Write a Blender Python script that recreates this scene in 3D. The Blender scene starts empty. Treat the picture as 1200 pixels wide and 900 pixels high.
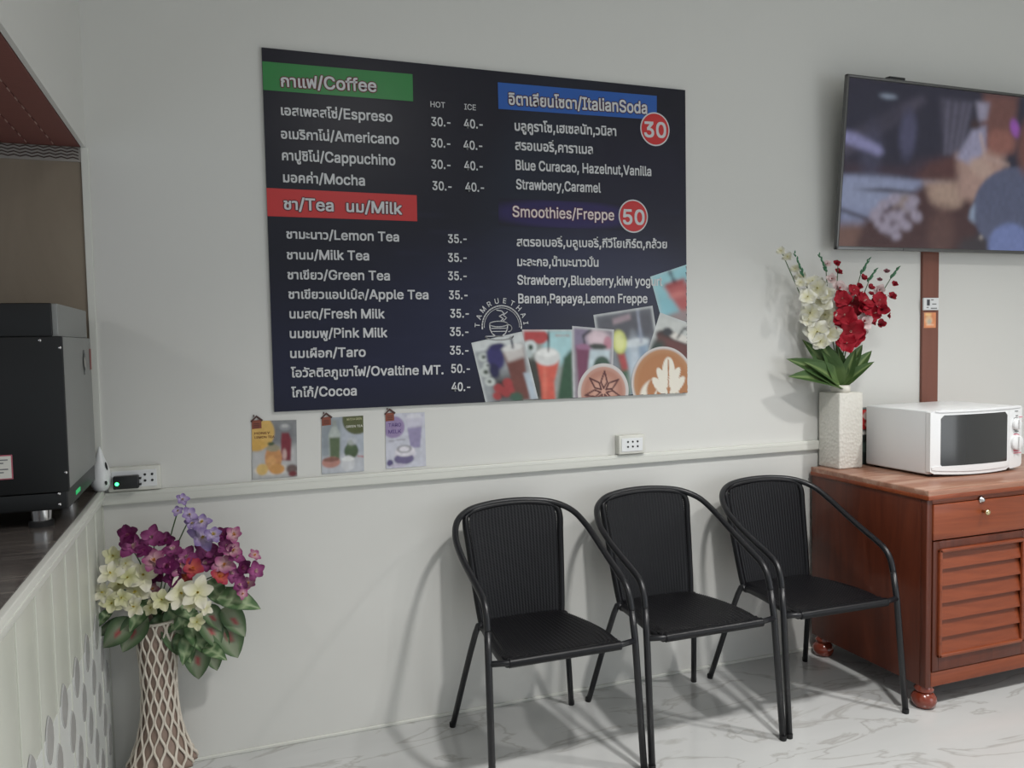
import bpy, bmesh, math, random
import numpy as np
from mathutils import Vector, Matrix
S = bpy.context.scene
C = bpy.context.collection
PI = math.pi
random.seed(4)
# ---------------------------------------------------------------- camera
CAM = Vector((0, -2.95, 1.4430)); F = 944.35; YAW, PITCH, ROLL = .34716, -.05485, -.01881
_f = Vector((math.sin(YAW)*math.cos(PITCH), math.cos(YAW)*math.cos(PITCH), math.sin(PITCH)))
_r = Vector((math.cos(YAW), -math.sin(YAW), 0)); _u = _r.cross(_f)
RT = math.cos(ROLL)*_r + math.sin(ROLL)*_u; UP = -math.sin(ROLL)*_r + math.cos(ROLL)*_u; FW = _f
cam = bpy.data.objects.new('camera', bpy.data.cameras.new('camera')); C.objects.link(cam); S.camera = cam
cam.matrix_world = Matrix(((RT.x, UP.x, -FW.x, CAM.x), (RT.y, UP.y, -FW.y, CAM.y), (RT.z, UP.z, -FW.z, CAM.z), (0, 0, 0, 1)))
cam.data.sensor_width = 36; cam.data.sensor_fit = 'HORIZONTAL'; cam.data.lens = F/1200*36; cam.data.clip_start = .05
# ---------------------------------------------------------------- light and exposure
S.view_settings.view_transform = 'Standard'; S.view_settings.look = 'None'
S.view_settings.exposure = 0.0; S.view_settings.gamma = 1; S.view_settings.use_curve_mapping = False
W = bpy.data.worlds.new('world'); S.world = W; W.use_nodes = True
bgn = W.node_tree.nodes['Background']; bgn.inputs[0].default_value = (.86, .93, 1, 1); bgn.inputs[1].default_value = .48
def area(name, loc, size, power, col=(1, .98, .955), rot=(0, 0, 0), shape='DISK', sy=None):
    l = bpy.data.lights.new(name, 'AREA'); l.shape = shape; l.size = size; l.energy = power; l.color = col
    if sy: l.size_y = sy
    o = bpy.data.objects.new(name, l); C.objects.link(o); o.location = loc; o.rotation_euler = rot
def spot(name, loc, power, ang, blend, rad, col=(1, .98, .955), tgt=None):
    l = bpy.data.lights.new(name, 'SPOT'); l.energy = power; l.color = col; l.spot_size = math.radians(ang); l.spot_blend = blend; l.shadow_soft_size = rad
    o = bpy.data.objects.new(name, l); C.objects.link(o); o.location = loc
    if tgt: o.rotation_euler = (Vector(tgt)-Vector(loc)).to_track_quat('-Z', 'Y').to_euler()
CEIL = 3.2
# recessed ceiling downlights
spot('downlight', (1.55, -2.1, 3.16), 235, 124, .7, .10)
spot('downlight', (3.45, -1.95, 3.16), 205, 124, .7, .085)
area('ceiling_panel_light', (1.0, -3.4, CEIL-.03), .6, 12, shape='RECTANGLE', sy=.6)
area('kitchen_fill_light', (-1.35, -1.6, 2.06), .3, 5)  # unseen fill light, added to brighten the kitchen wall and counter
# daylight through the glass shopfront on the right of the camera
wr = (Vector((1.6, 0, 1.0))-Vector((4.6, -4.6, 1.25))).to_track_quat('-Z', 'Y').to_euler()
area('shopfront_daylight', (4.6, -4.6, 1.25), 2.6, 34, (.93, .97, 1), wr, 'RECTANGLE', 1.9)

# ---------------------------------------------------------------- helpers
def lin(c):
    c = np.asarray(c, float)/255.0
    return np.where(c <= .04045, c/12.92, ((c+.055)/1.055)**2.4)
def L4(c): return tuple(lin(c)) + (1,)
def mat(name, col, rough=.5, metal=0, spec=.5, emit=None, estr=0, coat=0, alpha=None, trans=0):
    m = bpy.data.materials.new(name); m.use_nodes = True
    b = m.node_tree.nodes['Principled BSDF']
    b.inputs['Base Color'].default_value = L4(col); b.inputs['Roughness'].default_value = rough
    b.inputs['Metallic'].default_value = metal; b.inputs['Specular IOR Level'].default_value = spec
    b.inputs['Coat Weight'].default_value = coat; b.inputs['Transmission Weight'].default_value = trans
    if emit is not None:
        b.inputs['Emission Color'].default_value = L4(emit); b.inputs['Emission Strength'].default_value = estr
    return m
def nodes(m): return m.node_tree.nodes, m.node_tree.links, m.node_tree.nodes['Principled BSDF']
def ramp_noise(m, cols, scale=5, vec=(1, 1, 1), detail=6, rough=.6, dist=0, pos=None, bump=0, bscale=None):
    """colour from a stretched noise through a ramp, optional bump"""
    N, K, b = nodes(m)
    tc = N.new('ShaderNodeTexCoord'); mp = N.new('ShaderNodeMapping'); mp.inputs['Scale'].default_value = vec
    n = N.new('ShaderNodeTexNoise'); n.inputs['Scale'].default_value = scale; n.inputs['Detail'].default_value = detail
    n.inputs['Roughness'].default_value = rough; n.inputs['Distortion'].default_value = dist
    r = N.new('ShaderNodeValToRGB'); K.new(tc.outputs['Object'], mp.inputs[0]); K.new(mp.outputs[0], n.inputs['Vector']); K.new(n.outputs['Fac'], r.inputs[0])
    pos = pos or [i/(len(cols)-1) for i in range(len(cols))]
    while len(r.color_ramp.elements) < len(cols): r.color_ramp.elements.new(.5)
    for e, c, p in zip(r.color_ramp.elements, cols, pos): e.position = p; e.color = L4(c)
    K.new(r.outputs[0], b.inputs['Base Color'])
    if bump:
        bp = N.new('ShaderNodeBump'); bp.inputs['Strength'].default_value = bump; bp.inputs['Distance'].default_value = .004
        if bscale:
            n2 = N.new('ShaderNodeTexNoise'); n2.inputs['Scale'].default_value = bscale; K.new(tc.outputs['Object'], n2.inputs['Vector']); K.new(n2.outputs['Fac'], bp.inputs['Height'])
        else: K.new(n.outputs['Fac'], bp.inputs['Height'])
        K.new(bp.outputs[0], b.inputs['Normal'])
    return m
def vcol_mat(name, rough=.5, emit=0, spec=.5, coat=0, trans=0):
    m = mat(name, (200, 200, 200), rough, spec=spec, coat=coat); N, K, b = nodes(m)
    a = N.new('ShaderNodeAttribute'); a.attribute_name = 'Col'
    K.new(a.outputs['Color'], b.inputs['Base Color'])
    if emit: K.new(a.outputs['Color'], b.inputs['Emission Color']); b.inputs['Emission Strength'].default_value = emit
    if trans: b.inputs['Subsurface Weight'].default_value = trans; b.inputs['Subsurface Radius'].default_value = (.01, .01, .01)
    return m

def ob(name, verts, faces, m, parent=None, smooth=False, mi=None, vc=None, kind=None):
    me = bpy.data.meshes.new(name); me.from_pydata([tuple(v) for v in verts], [], [tuple(f) for f in faces])
    for x in (m if isinstance(m, (list, tuple)) else [m]): me.materials.append(x)
    if mi is not None: me.polygons.foreach_set('material_index', mi)
    if smooth: me.polygons.foreach_set('use_smooth', [True]*len(me.polygons))
    if vc is not None:
        a = me.color_attributes.new('Col', 'FLOAT_COLOR', 'POINT'); arr = np.ones((len(verts), 4), 'f'); arr[:, :3] = vc
        a.data.foreach_set('color', arr.ravel())
    me.update()
    o = bpy.data.objects.new(name, me); C.objects.link(o)
    if parent is not None: o.parent = parent
    if kind: o['kind'] = kind
    return o
class G:
    """collects simple solids into one mesh"""
    def __init__(s): s.v = []; s.f = []; s.mi = []; s.c = []
    def add(s, v, f, mi=0, col=None):
        n = len(s.v); s.v += [tuple(x) for x in v]; s.f += [tuple(i+n for i in q) for q in f]; s.mi += [mi]*len(f)
        if col is not None: s.c += [col]*len(v)
        return s
    def box(s, x0, x1, y0, y1, z0, z1, bev=0, mi=0):
        if bev <= 0:
            v = [(x0, y0, z0), (x1, y0, z0), (x1, y1, z0), (x0, y1, z0), (x0, y0, z1), (x1, y0, z1), (x1, y1, z1), (x0, y1, z1)]
            return s.add(v, [(0, 3, 2, 1), (4, 5, 6, 7), (0, 1, 5, 4), (1, 2, 6, 5), (2, 3, 7, 6), (3, 0, 4, 7)], mi)
        bm = bmesh.new(); bmesh.ops.create_cube(bm, size=1)
        for w in bm.verts: w.co = ((x0+x1)/2+w.co.x*(x1-x0), (y0+y1)/2+w.co.y*(y1-y0), (z0+z1)/2+w.co.z*(z1-z0))
        bmesh.ops.bevel(bm, geom=list(bm.edges), offset=bev, segments=3, affect='EDGES', profile=.5)
        bm.verts.ensure_lookup_table(); bm.verts.index_update()
        s.add([w.co[:] for w in bm.verts], [[w.index for w in f.verts] for f in bm.faces], mi); bm.free(); return s
    def tube(s, pts, r, n=10, mi=0, smooth=0, cap=True, flat=1):
        P = [Vector(p) for p in pts]
        R = list(r) if isinstance(r, (list, tuple)) else [r]*len(P)
        if smooth:
            Q = []; RR = []
            for i in range(len(P)-1):
                a = P[max(i-1, 0)]; b = P[i]; c = P[i+1]; d = P[min(i+2, len(P)-1)]
                for k in range(smooth):
                    t = k/smooth
                    Q.append(.5*((2*b)+(c-a)*t+(2*a-5*b+4*c-d)*t*t+(3*b-a-3*c+d)*t**3)); RR.append(R[i]*(1-t)+R[i+1]*t)
            Q.append(P[-1]); RR.append(R[-1]); P, R = Q, RR
        ring = []; T0 = None; X = None
        for i, p in enumerate(P):
            T = (P[min(i+1, len(P)-1)]-P[max(i-1, 0)]).normalized()
            if X is None:
                X = T.orthogonal().normalized()
            else:
                X = (X - T*X.dot(T)).normalized()
            Y = T.cross(X)
            ring.append([p+R[i]*(math.cos(2*PI*k/n)*X+flat*math.sin(2*PI*k/n)*Y) for k in range(n)])
        v = [q for rr in ring for q in rr]; f = []
        for i in range(len(P)-1):
            for k in range(n): f.append((i*n+k, i*n+(k+1) % n, (i+1)*n+(k+1) % n, (i+1)*n+k))
        if cap: f.append(tuple(range(n-1, -1, -1))); f.append(tuple((len(P)-1)*n+k for k in range(n)))
        return s.add(v, f, mi)
    def lathe(s, prof, c=(0, 0, 0), n=32, mi=0, axis='z', mod=None, cap=True):
        v = []
        for r, z in prof:
            for k in range(n):
                a = 2*PI*k/n; rr = r*(mod(a, z) if mod else 1)
                x, y = rr*math.cos(a), rr*math.sin(a)
                v.append((c[0]+x, c[1]+y, c[2]+z) if axis == 'z' else ((c[0]+x, c[1]-z, c[2]+y) if axis == '-y' else (c[0]+z, c[1]+x, c[2]+y)))
        f = [(i*n+k, i*n+(k+1) % n, (i+1)*n+(k+1) % n, (i+1)*n+k) for i in range(len(prof)-1) for k in range(n)]
        if cap: f.append(tuple(range(n-1, -1, -1))); f.append(tuple((len(prof)-1)*n+k for k in range(n)))
        return s.add(v, f, mi)
    def ob(s, name, m, parent=None, smooth=False, kind=None):
        return ob(name, s.v, s.f, m, parent, smooth, s.mi, np.array(s.c) if s.c else None, kind)
def auto(o, ang=40):
    me = o.data
    me.polygons.foreach_set('use_smooth', [True]*len(me.polygons))
    bm = bmesh.new(); bm.from_mesh(me)
    for e in bm.edges:
        if len(e.link_faces) == 2 and e.calc_face_angle(0) > math.radians(ang): e.smooth = False
    bm.to_mesh(me); bm.free(); return o
def tag(o, label, cat, group=None, kind=None):
    o['label'] = label; o['category'] = cat
    if group: o['group'] = group
    if kind: o['kind'] = kind
    return o
def thing(name, label, cat, loc=(0, 0, 0), group=None):
    o = bpy.data.objects.new(name, None); C.objects.link(o); o.location = loc; o.empty_display_size = .1
    return tag(o, label, cat, group)
def struct(o): o['kind'] = 'structure'; return o
def at(px, py, Y):
    """point of the plane y = Y seen at a pixel of the 1200 x 900 photograph"""
    d = FW + RT*(px-600)/F + UP*(450-py)/F
    return CAM + d*((Y-CAM.y)/d.y)

# ---------------------------------------------------------------- materials
m_wall = mat('white_pvc_wall', (215, 215, 211), .33, spec=.35)
N, K, b = nodes(m_wall)
tc = N.new('ShaderNodeTexCoord'); wv = N.new('ShaderNodeTexNoise'); mp = N.new('ShaderNodeMapping')
mp.inputs['Scale'].default_value = (14, 14, .25); wv.inputs['Scale'].default_value = 1.5; wv.inputs['Detail'].default_value = 2
K.new(tc.outputs['Object'], mp.inputs[0]); K.new(mp.outputs[0], wv.inputs['Vector'])
bp = N.new('ShaderNodeBump'); bp.inputs['Strength'].default_value = .12; bp.inputs['Distance'].default_value = .003
K.new(wv.outputs['Fac'], bp.inputs['Height']); K.new(bp.outputs[0], b.inputs['Normal'])
m_trim = mat('white_plastic_trim', (216, 217, 210), .4)
m_ceil = mat('ceiling_paint', (225, 225, 220), .8)
m_floor = mat('marble_floor_tile', (214, 214, 212), .13, spec=.6)
N, K, b = nodes(m_floor)
tc = N.new('ShaderNodeTexCoord'); mp = N.new('ShaderNodeMapping'); mp.inputs['Rotation'].default_value = (0, 0, .75); mp.inputs['Scale'].default_value = (1, 2.6, 1)
n1 = N.new('ShaderNodeTexNoise'); n1.inputs['Scale'].default_value = 1.7; n1.inputs['Detail'].default_value = 7; n1.inputs['Distortion'].default_value = 1.1
mm = N.new('ShaderNodeMath'); mm.operation = 'SUBTRACT'; mm.inputs[1].default_value = .5
ab = N.new('ShaderNodeMath'); ab.operation = 'ABSOLUTE'
rp = N.new('ShaderNodeValToRGB'); rp.color_ramp.elements[0].position = 0; rp.color_ramp.elements[0].color = L4((182, 181, 178))
rp.color_ramp.elements[1].position = .022; rp.color_ramp.elements[1].color = L4((206, 207, 206))
K.new(tc.outputs['Object'], mp.inputs[0]); K.new(mp.outputs[0], n1.inputs['Vector']); K.new(n1.outputs['Fac'], mm.inputs[0]); K.new(mm.outputs[0], ab.inputs[0]); K.new(ab.outputs[0], rp.inputs[0])
n2 = N.new('ShaderNodeTexNoise'); n2.inputs['Scale'].default_value = 2.2; n2.inputs['Detail'].default_value = 4; K.new(mp.outputs[0], n2.inputs['Vector'])
mx = N.new('ShaderNodeMixRGB'); mx.blend_type = 'MULTIPLY'; mx.inputs[0].default_value = .18
K.new(rp.outputs[0], mx.inputs[1]); K.new(n2.outputs['Fac'], mx.inputs[2]); K.new(mx.outputs[0], b.inputs['Base Color'])
m_black = mat('black_powder_coated_steel', (23, 24, 28), .36, spec=.5)
m_rattan = mat('black_synthetic_rattan', (13, 13, 17), .38, spec=.32)
m_rubber = mat('black_rubber', (18, 18, 19), .7)
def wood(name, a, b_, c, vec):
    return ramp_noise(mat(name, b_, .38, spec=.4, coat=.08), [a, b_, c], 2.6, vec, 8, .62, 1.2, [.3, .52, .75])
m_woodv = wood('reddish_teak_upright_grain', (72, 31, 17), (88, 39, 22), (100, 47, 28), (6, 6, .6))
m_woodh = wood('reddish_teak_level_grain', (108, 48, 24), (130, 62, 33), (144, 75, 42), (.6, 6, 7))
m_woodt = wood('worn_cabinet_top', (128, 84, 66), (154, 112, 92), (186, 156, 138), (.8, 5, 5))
m_print = vcol_mat('printed_paper', .32, spec=.4)
m_board = vcol_mat('printed_vinyl_board', .3, spec=.35)
m_screen = vcol_mat('lit_screen', .18, emit=.62, spec=.5)
N, K, b = nodes(m_screen); K.remove(b.inputs['Base Color'].links[0]); b.inputs['Base Color'].default_value = (.012, .012, .016, 1)
m_text = mat('white_lettering', (205, 206, 208), .4)
m_textd = mat('dark_red_lettering_edge', (92, 20, 32), .4)
m_chrome = mat('polished_chrome', (200, 200, 200), .18, 1)
m_brass = mat('pale_brass', (205, 190, 150), .25, 1)
m_grey = mat('grey_plastic', (120, 122, 122), .4)
m_bezel = mat('silver_grey_bezel', (104, 104, 104), .3, .6)
m_white = mat('white_enamel', (226, 228, 229), .28, spec=.5)

# ---------------------------------------------------------------- the room
XL = -.383
g = G(); g.box(-2.6, 5.4, -5.2, .2, -.1, 0); struct(g.ob('floor', m_floor))
g = G(); g.box(-2.6, 5.4, -5.2, .2, CEIL, CEIL+.1); struct(g.ob('ceiling', m_ceil))
g = G(); g.box(XL, 5.3, 0, .12, 0, CEIL); struct(g.ob('wall_back', m_wall))
g = G(); g.box(5.3, 5.4, -5.2, .2, 0, CEIL); struct(g.ob('wall_right', m_wall))
# header above the service opening in the left wall
HZ = 2.088
g = G(); g.box(XL-.012, XL, -5.0, 0, HZ, CEIL); struct(g.ob('wall_left', m_wall))
# kitchen seen through the opening
m_kw = ramp_noise(mat('brown_stone_wallpaper', (126, 116, 100), .7), [(116, 104, 88), (136, 124, 108), (150, 140, 122)], 2.2, (2, 2, .7), 6, .6, .6)
g = G(); g.box(-2.6, XL-.012, 0, .12, 0, CEIL); struct(g.ob('wall_kitchen', m_kw))
m_kc = ramp_noise(mat('maroon_ceiling_board', (118, 70, 64), .6), [(106, 60, 55), (130, 80, 72)], 3, (1, 40, 1), 4, .5)
kc = bpy.data.objects.new('ceiling_kitchen', None); C.objects.link(kc); kc['kind'] = 'structure'
bd = G(); bd.box(-.0355, .0355, -4.99, -.001, 0, .02, .002)
b0 = None
for i in range(14):
    if b0 is None: b0 = bd.ob('board', m_kc, kc); o = b0
    else: o = b0.copy(); C.objects.link(o)
    o.parent = kc; o.location = (XL-.013-.038-i*.0735, 0, HZ+.001)
g = G()
for i in range(14):
    for k in range(60):
        if k % 2 == 0: g.box(XL-.013-.076-i*.0735, XL-.013-.0735-i*.0735, -.03-k*.04-.026, -.03-k*.04, HZ-.0005, HZ+.004)
g.ob('joint_beading', mat('pale_pink_beading', (176, 144, 134), .5), kc)
g = G(); g.box(-1.6, XL-.013, -5, 0, HZ+.0215, HZ+.06); g.ob('backing', m_kc, kc)
# zigzag border strip
zs = bpy.data.objects.new('trim_1', None); C.objects.link(zs); zs['kind'] = 'structure'
g = G(); g.box(-1.7, XL-.012, -.006, 0, 2.041, 2.087); g.ob('strip', mat('pale_grey_border', (150, 146, 140), .5), zs)
m_zz = mat('dark_brown_zigzag', (66, 52, 46), .5)
for r in range(4):
    g = G(); z0 = 2.0475+r*.0102; P = 0
    x = XL-.02
    pts = []
    i = 0
    while x > -1.68: pts.append((x, z0+(.0052 if i % 2 else 0))); x -= .0165; i += 1
    for a, b_ in zip(pts[:-1], pts[1:]):
        g.add([(a[0], -.008, a[1]), (b_[0], -.008, b_[1]), (b_[0], -.008, b_[1]+.0036), (a[0], -.008, a[1]+.0036), (a[0], -.006, a[1]), (b_[0], -.006, b_[1]), (b_[0], -.006, b_[1]+.0036), (a[0], -.006, a[1]+.0036)],
              [(0, 3, 2, 1), (0, 1, 5, 4), (3, 7, 6, 2)])
    g.ob('zigzag', m_zz, zs)
g = G(); g.box(XL-.014, XL+.008, -.009, .001, .98, HZ, .002); struct(g.ob('trim_2', m_trim))
# electrical raceway along the back wall
g = G(); g.box(XL, 2.56, -.02, 0, .9224, .964, .003); g.box(XL, 2.56, -.0215, -.019, .951, .9525); struct(auto(g.ob('trim_3', m_trim)))
g = G(); g.box(XL, 5.3, -.008, 0, 0, .012, .003); struct(g.ob('baseboard_back', m_trim))
# vertical brown strip under the television
m_strip = ramp_noise(mat('brown_laminate_strip', (124, 76, 62), .45), [(112, 66, 54), (132, 84, 70)], 3, (8, 8, .7), 4)
vs = thing('cable_cover_strip', 'tall reddish brown flat strip on the wall between television and microwave', 'strip', (3.187, 0, 0))
g = G(); g.box(-.05, .05, -.014, 0, .86, 1.95, .002); g.ob('cover', m_strip, vs)

# half wall under the service opening
hw = bpy.data.objects.new('wall_counter', None); C.objects.link(hw); hw['kind'] = 'structure'
g = G(); g.box(XL-.1, XL-.006, -5, 0, 0, .935); g.ob('core', m_trim, hw)
m_pan = mat('white_pvc_board', (196, 198, 188), .35)
bd = G(); bd.box(-.006, 0, -.0835, .0835, 0, .94, .0015); bd.box(-.002, .0035, .079, .0855, 0, .94, .0015)
b0 = None
for i in range(20):
    if b0 is None: b0 = auto(bd.ob('panel', m_pan, hw)); o = b0
    else: o = b0.copy(); C.objects.link(o)
    o.parent = hw; o.location = (XL, -.095-i*.174+.009, 0)
# lozenge tiles on the lower half wall
m_lz = ramp_noise(mat('grey_marbled_lozenge', (150, 150, 150), .25), [(150, 150, 150), (182, 182, 180)], 9, (1, 1, 1), 4)
g = G(); nn = 14
ov = [(.040*math.copysign(abs(math.sin(2*PI*k/nn))**1.5, math.sin(2*PI*k/nn)), .056*math.cos(2*PI*k/nn)) for k in range(nn)]
v = [(0, y, z) for y, z in ov]+[(.003, y*.93, z*.93) for y, z in ov]
g.add(v, [(k, (k+1) % nn, nn+(k+1) % nn, nn+k) for k in range(nn)]+[tuple(range(nn, 2*nn))])
l0 = None
g2 = G(); g2.box(XL, XL+.0015, -3.4, -.002, 0.01, .60); g2.ob('tile_backing', mat('pale_tile_ground', (214, 217, 214), .3), hw)
for r in range(6):
    for k in range(17):
        y = -.09-k*.178-(.089 if r % 2 else 0); z = .585-r*.104
        if l0 is None: l0 = g.ob('lozenge_tile', m_lz, hw); o = l0
        else: o = l0.copy(); C.objects.link(o)
        o.parent = hw; o.location = (XL+.001, y, z)
        if z < .05: o.scale = (1, 1, .8)
g = G(); g.box(XL-.006, XL+.011, -5, 0, .938, .9755, .003); g.box(XL+.011, XL+.0135, -5, 0, .955, .958); struct(auto(g.ob('trim_4', m_trim)))
m_ct = ramp_noise(mat('dark_brown_marbled_laminate', (84, 78, 74), .22, spec=.5), [(58, 54, 52), (92, 86, 82), (130, 122, 114)], 4, (.8, 7, 1), 7, .6, .8, [.3, .55, .8])
g = G(); g.box(-1.15, XL-.007, -5, -.002, .936, .9745, .002); tag(g.ob('countertop', m_ct), 'dark brown marbled countertop in the service opening with a white edge', 'countertop')

# ---------------------------------------------------------------- flat print: colours painted by numpy on fine grids
def hom(src, dst):
    A = []
    for (x, y), (u, v) in zip(src, dst):
        A.append([x, y, 1, 0, 0, 0, -u*x, -u*y, -u]); A.append([0, 0, 0, x, y, 1, -v*x, -v*y, -v])
    return np.linalg.svd(np.array(A, float))[2][-1].reshape(3, 3)
class Paint:
    """a picture: U, V are coordinates of the picture for every vertex of its grid"""
    def __init__(s, U, V, bg): s.U = U; s.V = V; s.c = np.ones(U.shape+(3,))*lin(bg)
    def mix(s, a, col): s.c = s.c*(1-a[..., None])+lin(col)*a[..., None]
    def ell(s, x, y, rx, ry, col, rot=0, soft=.15, al=1):
        c, n = math.cos(rot), math.sin(rot); dx, dy = s.U-x, s.V-y
        d = np.hypot((dx*c+dy*n)/rx, (-dx*n+dy*c)/ry); s.mix(np.clip((1-d)/soft+.5, 0, 1)*al, col)
    def ring(s, x, y, rx, ry, w, col, al=1, a0=None, a1=None):
        d = np.hypot((s.U-x)/rx, (s.V-y)/ry); m = np.clip(1.3-np.abs(d-1)/w, 0, 1)*al
        if a0 is not None:
            an = np.arctan2(s.V-y, s.U-x); m = m*((an >= a0) & (an <= a1))
        s.mix(m, col)
    def poly(s, pts, col, soft=1.0, al=1):
        P = np.array(pts, float); ins = np.zeros(s.U.shape, bool); dm = np.full(s.U.shape, 1e9)
        for i in range(len(P)):
            x0, y0 = P[i]; x1, y1 = P[(i+1) % len(P)]
            with np.errstate(divide='ignore', invalid='ignore'):
                c = ((y0 > s.V) != (y1 > s.V)) & (s.U < (x1-x0)*(s.V-y0)/((y1-y0) or 1e-9)+x0)
            ins ^= c
            L = (x1-x0)**2+(y1-y0)**2 or 1e-9; t = np.clip(((s.U-x0)*(x1-x0)+(s.V-y0)*(y1-y0))/L, 0, 1)
            dm = np.minimum(dm, np.hypot(s.U-x0-t*(x1-x0), s.V-y0-t*(y1-y0)))
        d = np.where(ins, dm, -dm); s.mix(np.clip(d/soft+.5, 0, 1)*al, col)
    def blur(s, k, amp=0):
        for _ in range(k):
            q = np.pad(s.c, ((1, 1), (1, 1), (0, 0)), 'edge'); s.c = (q[:-2, 1:-1]+q[2:, 1:-1]+q[1:-1, :-2]+q[1:-1, 2:]+2*s.c)/6
        if amp:
            r = np.random.RandomState(3); n = r.rand(s.c.shape[0]//4+2, s.c.shape[1]//4+2); n = np.kron(n, np.ones((4, 4)))[:s.c.shape[0], :s.c.shape[1]]
            s.c = s.c*(1+amp*(n[..., None]-.5))
            for _ in range(2):
                q = np.pad(s.c, ((1, 1), (1, 1), (0, 0)), 'edge'); s.c = (q[:-2, 1:-1]+q[2:, 1:-1]+q[1:-1, :-2]+q[1:-1, 2:]+2*s.c)/6
        g_ = s.c.mean(-1, keepdims=True); s.c = np.clip(g_+(s.c-g_)*.8, 0, 1)
    def line(s, pts, w, col, al=1):
        for (x0, y0), (x1, y1) in zip(pts[:-1], pts[1:]):
            L = (x1-x0)**2+(y1-y0)**2 or 1e-9; t = np.clip(((s.U-x0)*(x1-x0)+(s.V-y0)*(y1-y0))/L, 0, 1)
            d = np.hypot(s.U-x0-t*(x1-x0), s.V-y0-t*(y1-y0)); s.mix(np.clip((w/2-d)/(w*.3)+.5, 0, 1)*al, col)
def grid(name, corners, nx, ny, uvc, painter, m, parent, bg, clip=None, flipclip=None):
    """corners: world TL TR BR BL of a flat picture; uvc: picture coordinates of the same corners"""
    TL, TR, BR, BL = [np.array(c, float) for c in corners]
    s, t = np.meshgrid(np.linspace(0, 1, nx+1), np.linspace(0, 1, ny+1))
    s_, t_ = s[..., None], t[..., None]
    P = (TL*(1-s_)+TR*s_)*(1-t_)+(BL*(1-s_)+BR*s_)*t_
    H = hom([(0, 0), (1, 0), (1, 1), (0, 1)], uvc) if not isinstance(uvc, str) else None
    # the pictures are authored in the flattened co-ordinates below
    if H is not None:
        q = np.stack([s, t, np.ones_like(s)], -1)@H.T; U, V = q[..., 0]/q[..., 2], q[..., 1]/q[..., 2]
    else: U, V = s, t
    p = Paint(U, V, bg); painter(p)
    if name in ('screen', 'drink_photo', 'print'): p.blur(5 if name == 'screen' else 0, .16)
    vt = P.reshape(-1, 3); idx = np.arange((nx+1)*(ny+1)).reshape(ny+1, nx+1)
    f = np.stack([idx[:-1, :-1], idx[1:, :-1], idx[1:, 1:], idx[:-1, 1:]], -1).reshape(-1, 4)
    if clip:
        x0, x1, z0, z1 = clip; cen = vt[f].mean(1)
        f = f[(cen[:, 0] > x0) & (cen[:, 0] < x1) & (cen[:, 2] > z0) & (cen[:, 2] < z1)]
        vt = vt.copy(); vt[:, 0] = np.clip(vt[:, 0], x0, x1); vt[:, 2] = np.clip(vt[:, 2], z0, z1)
    me = bpy.data.meshes.new(name); me.vertices.add(len(vt)); me.vertices.foreach_set('co', vt.astype('f').ravel())
    me.loops.add(f.size); me.loops.foreach_set('vertex_index', f.astype('i').ravel())
    me.polygons.add(len(f)); me.polygons.foreach_set('loop_start', np.arange(0, f.size, 4, dtype='i')); me.polygons.foreach_set('loop_total', np.full(len(f), 4, 'i'))
    a = me.color_attributes.new('Col', 'FLOAT_COLOR', 'POINT'); arr = np.ones((len(vt), 4), 'f'); arr[:, :3] = p.c.reshape(-1, 3); a.data.foreach_set('color', arr.ravel())
    me.materials.append(m); me.update(calc_edges=True); me.validate()
    o = bpy.data.objects.new(name, me); C.objects.link(o); o.parent = parent; return o
_tc = {}
try:
    import os
    FONT = bpy.data.fonts.load(os.path.join(bpy.utils.resource_path('LOCAL'), 'datafiles', 'fonts', 'Inter.woff2'))
except Exception: FONT = None
SOLID = 'kKMw'
OWN = {'M': (.88, [[(.07, 0), (.165, 0), (.165, .73), (.07, .73)], [(.715, 0), (.81, 0), (.81, .73), (.715, .73)], [(.07, .73), (.185, .73), (.49, 0), (.39, 0)], [(.81, .73), (.695, .73), (.39, 0), (.49, 0)]]),
       'w': (.74, [[(.01, .54), (.105, .54), (.235, 0), (.145, 0)], [(.145, 0), (.235, 0), (.415, .54), (.325, .54)], [(.325, .54), (.415, .54), (.59, 0), (.50, 0)], [(.50, 0), (.59, 0), (.725, .54), (.63, .54)]])}
_gc = {}
def glyphs(body, font):
    if (body, font is None) not in _gc: _gc[(body, font is None)] = glyphs_(body, font)
    return tuple(x.copy() if hasattr(x, 'copy') else x for x in _gc[(body, font is None)])
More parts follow.
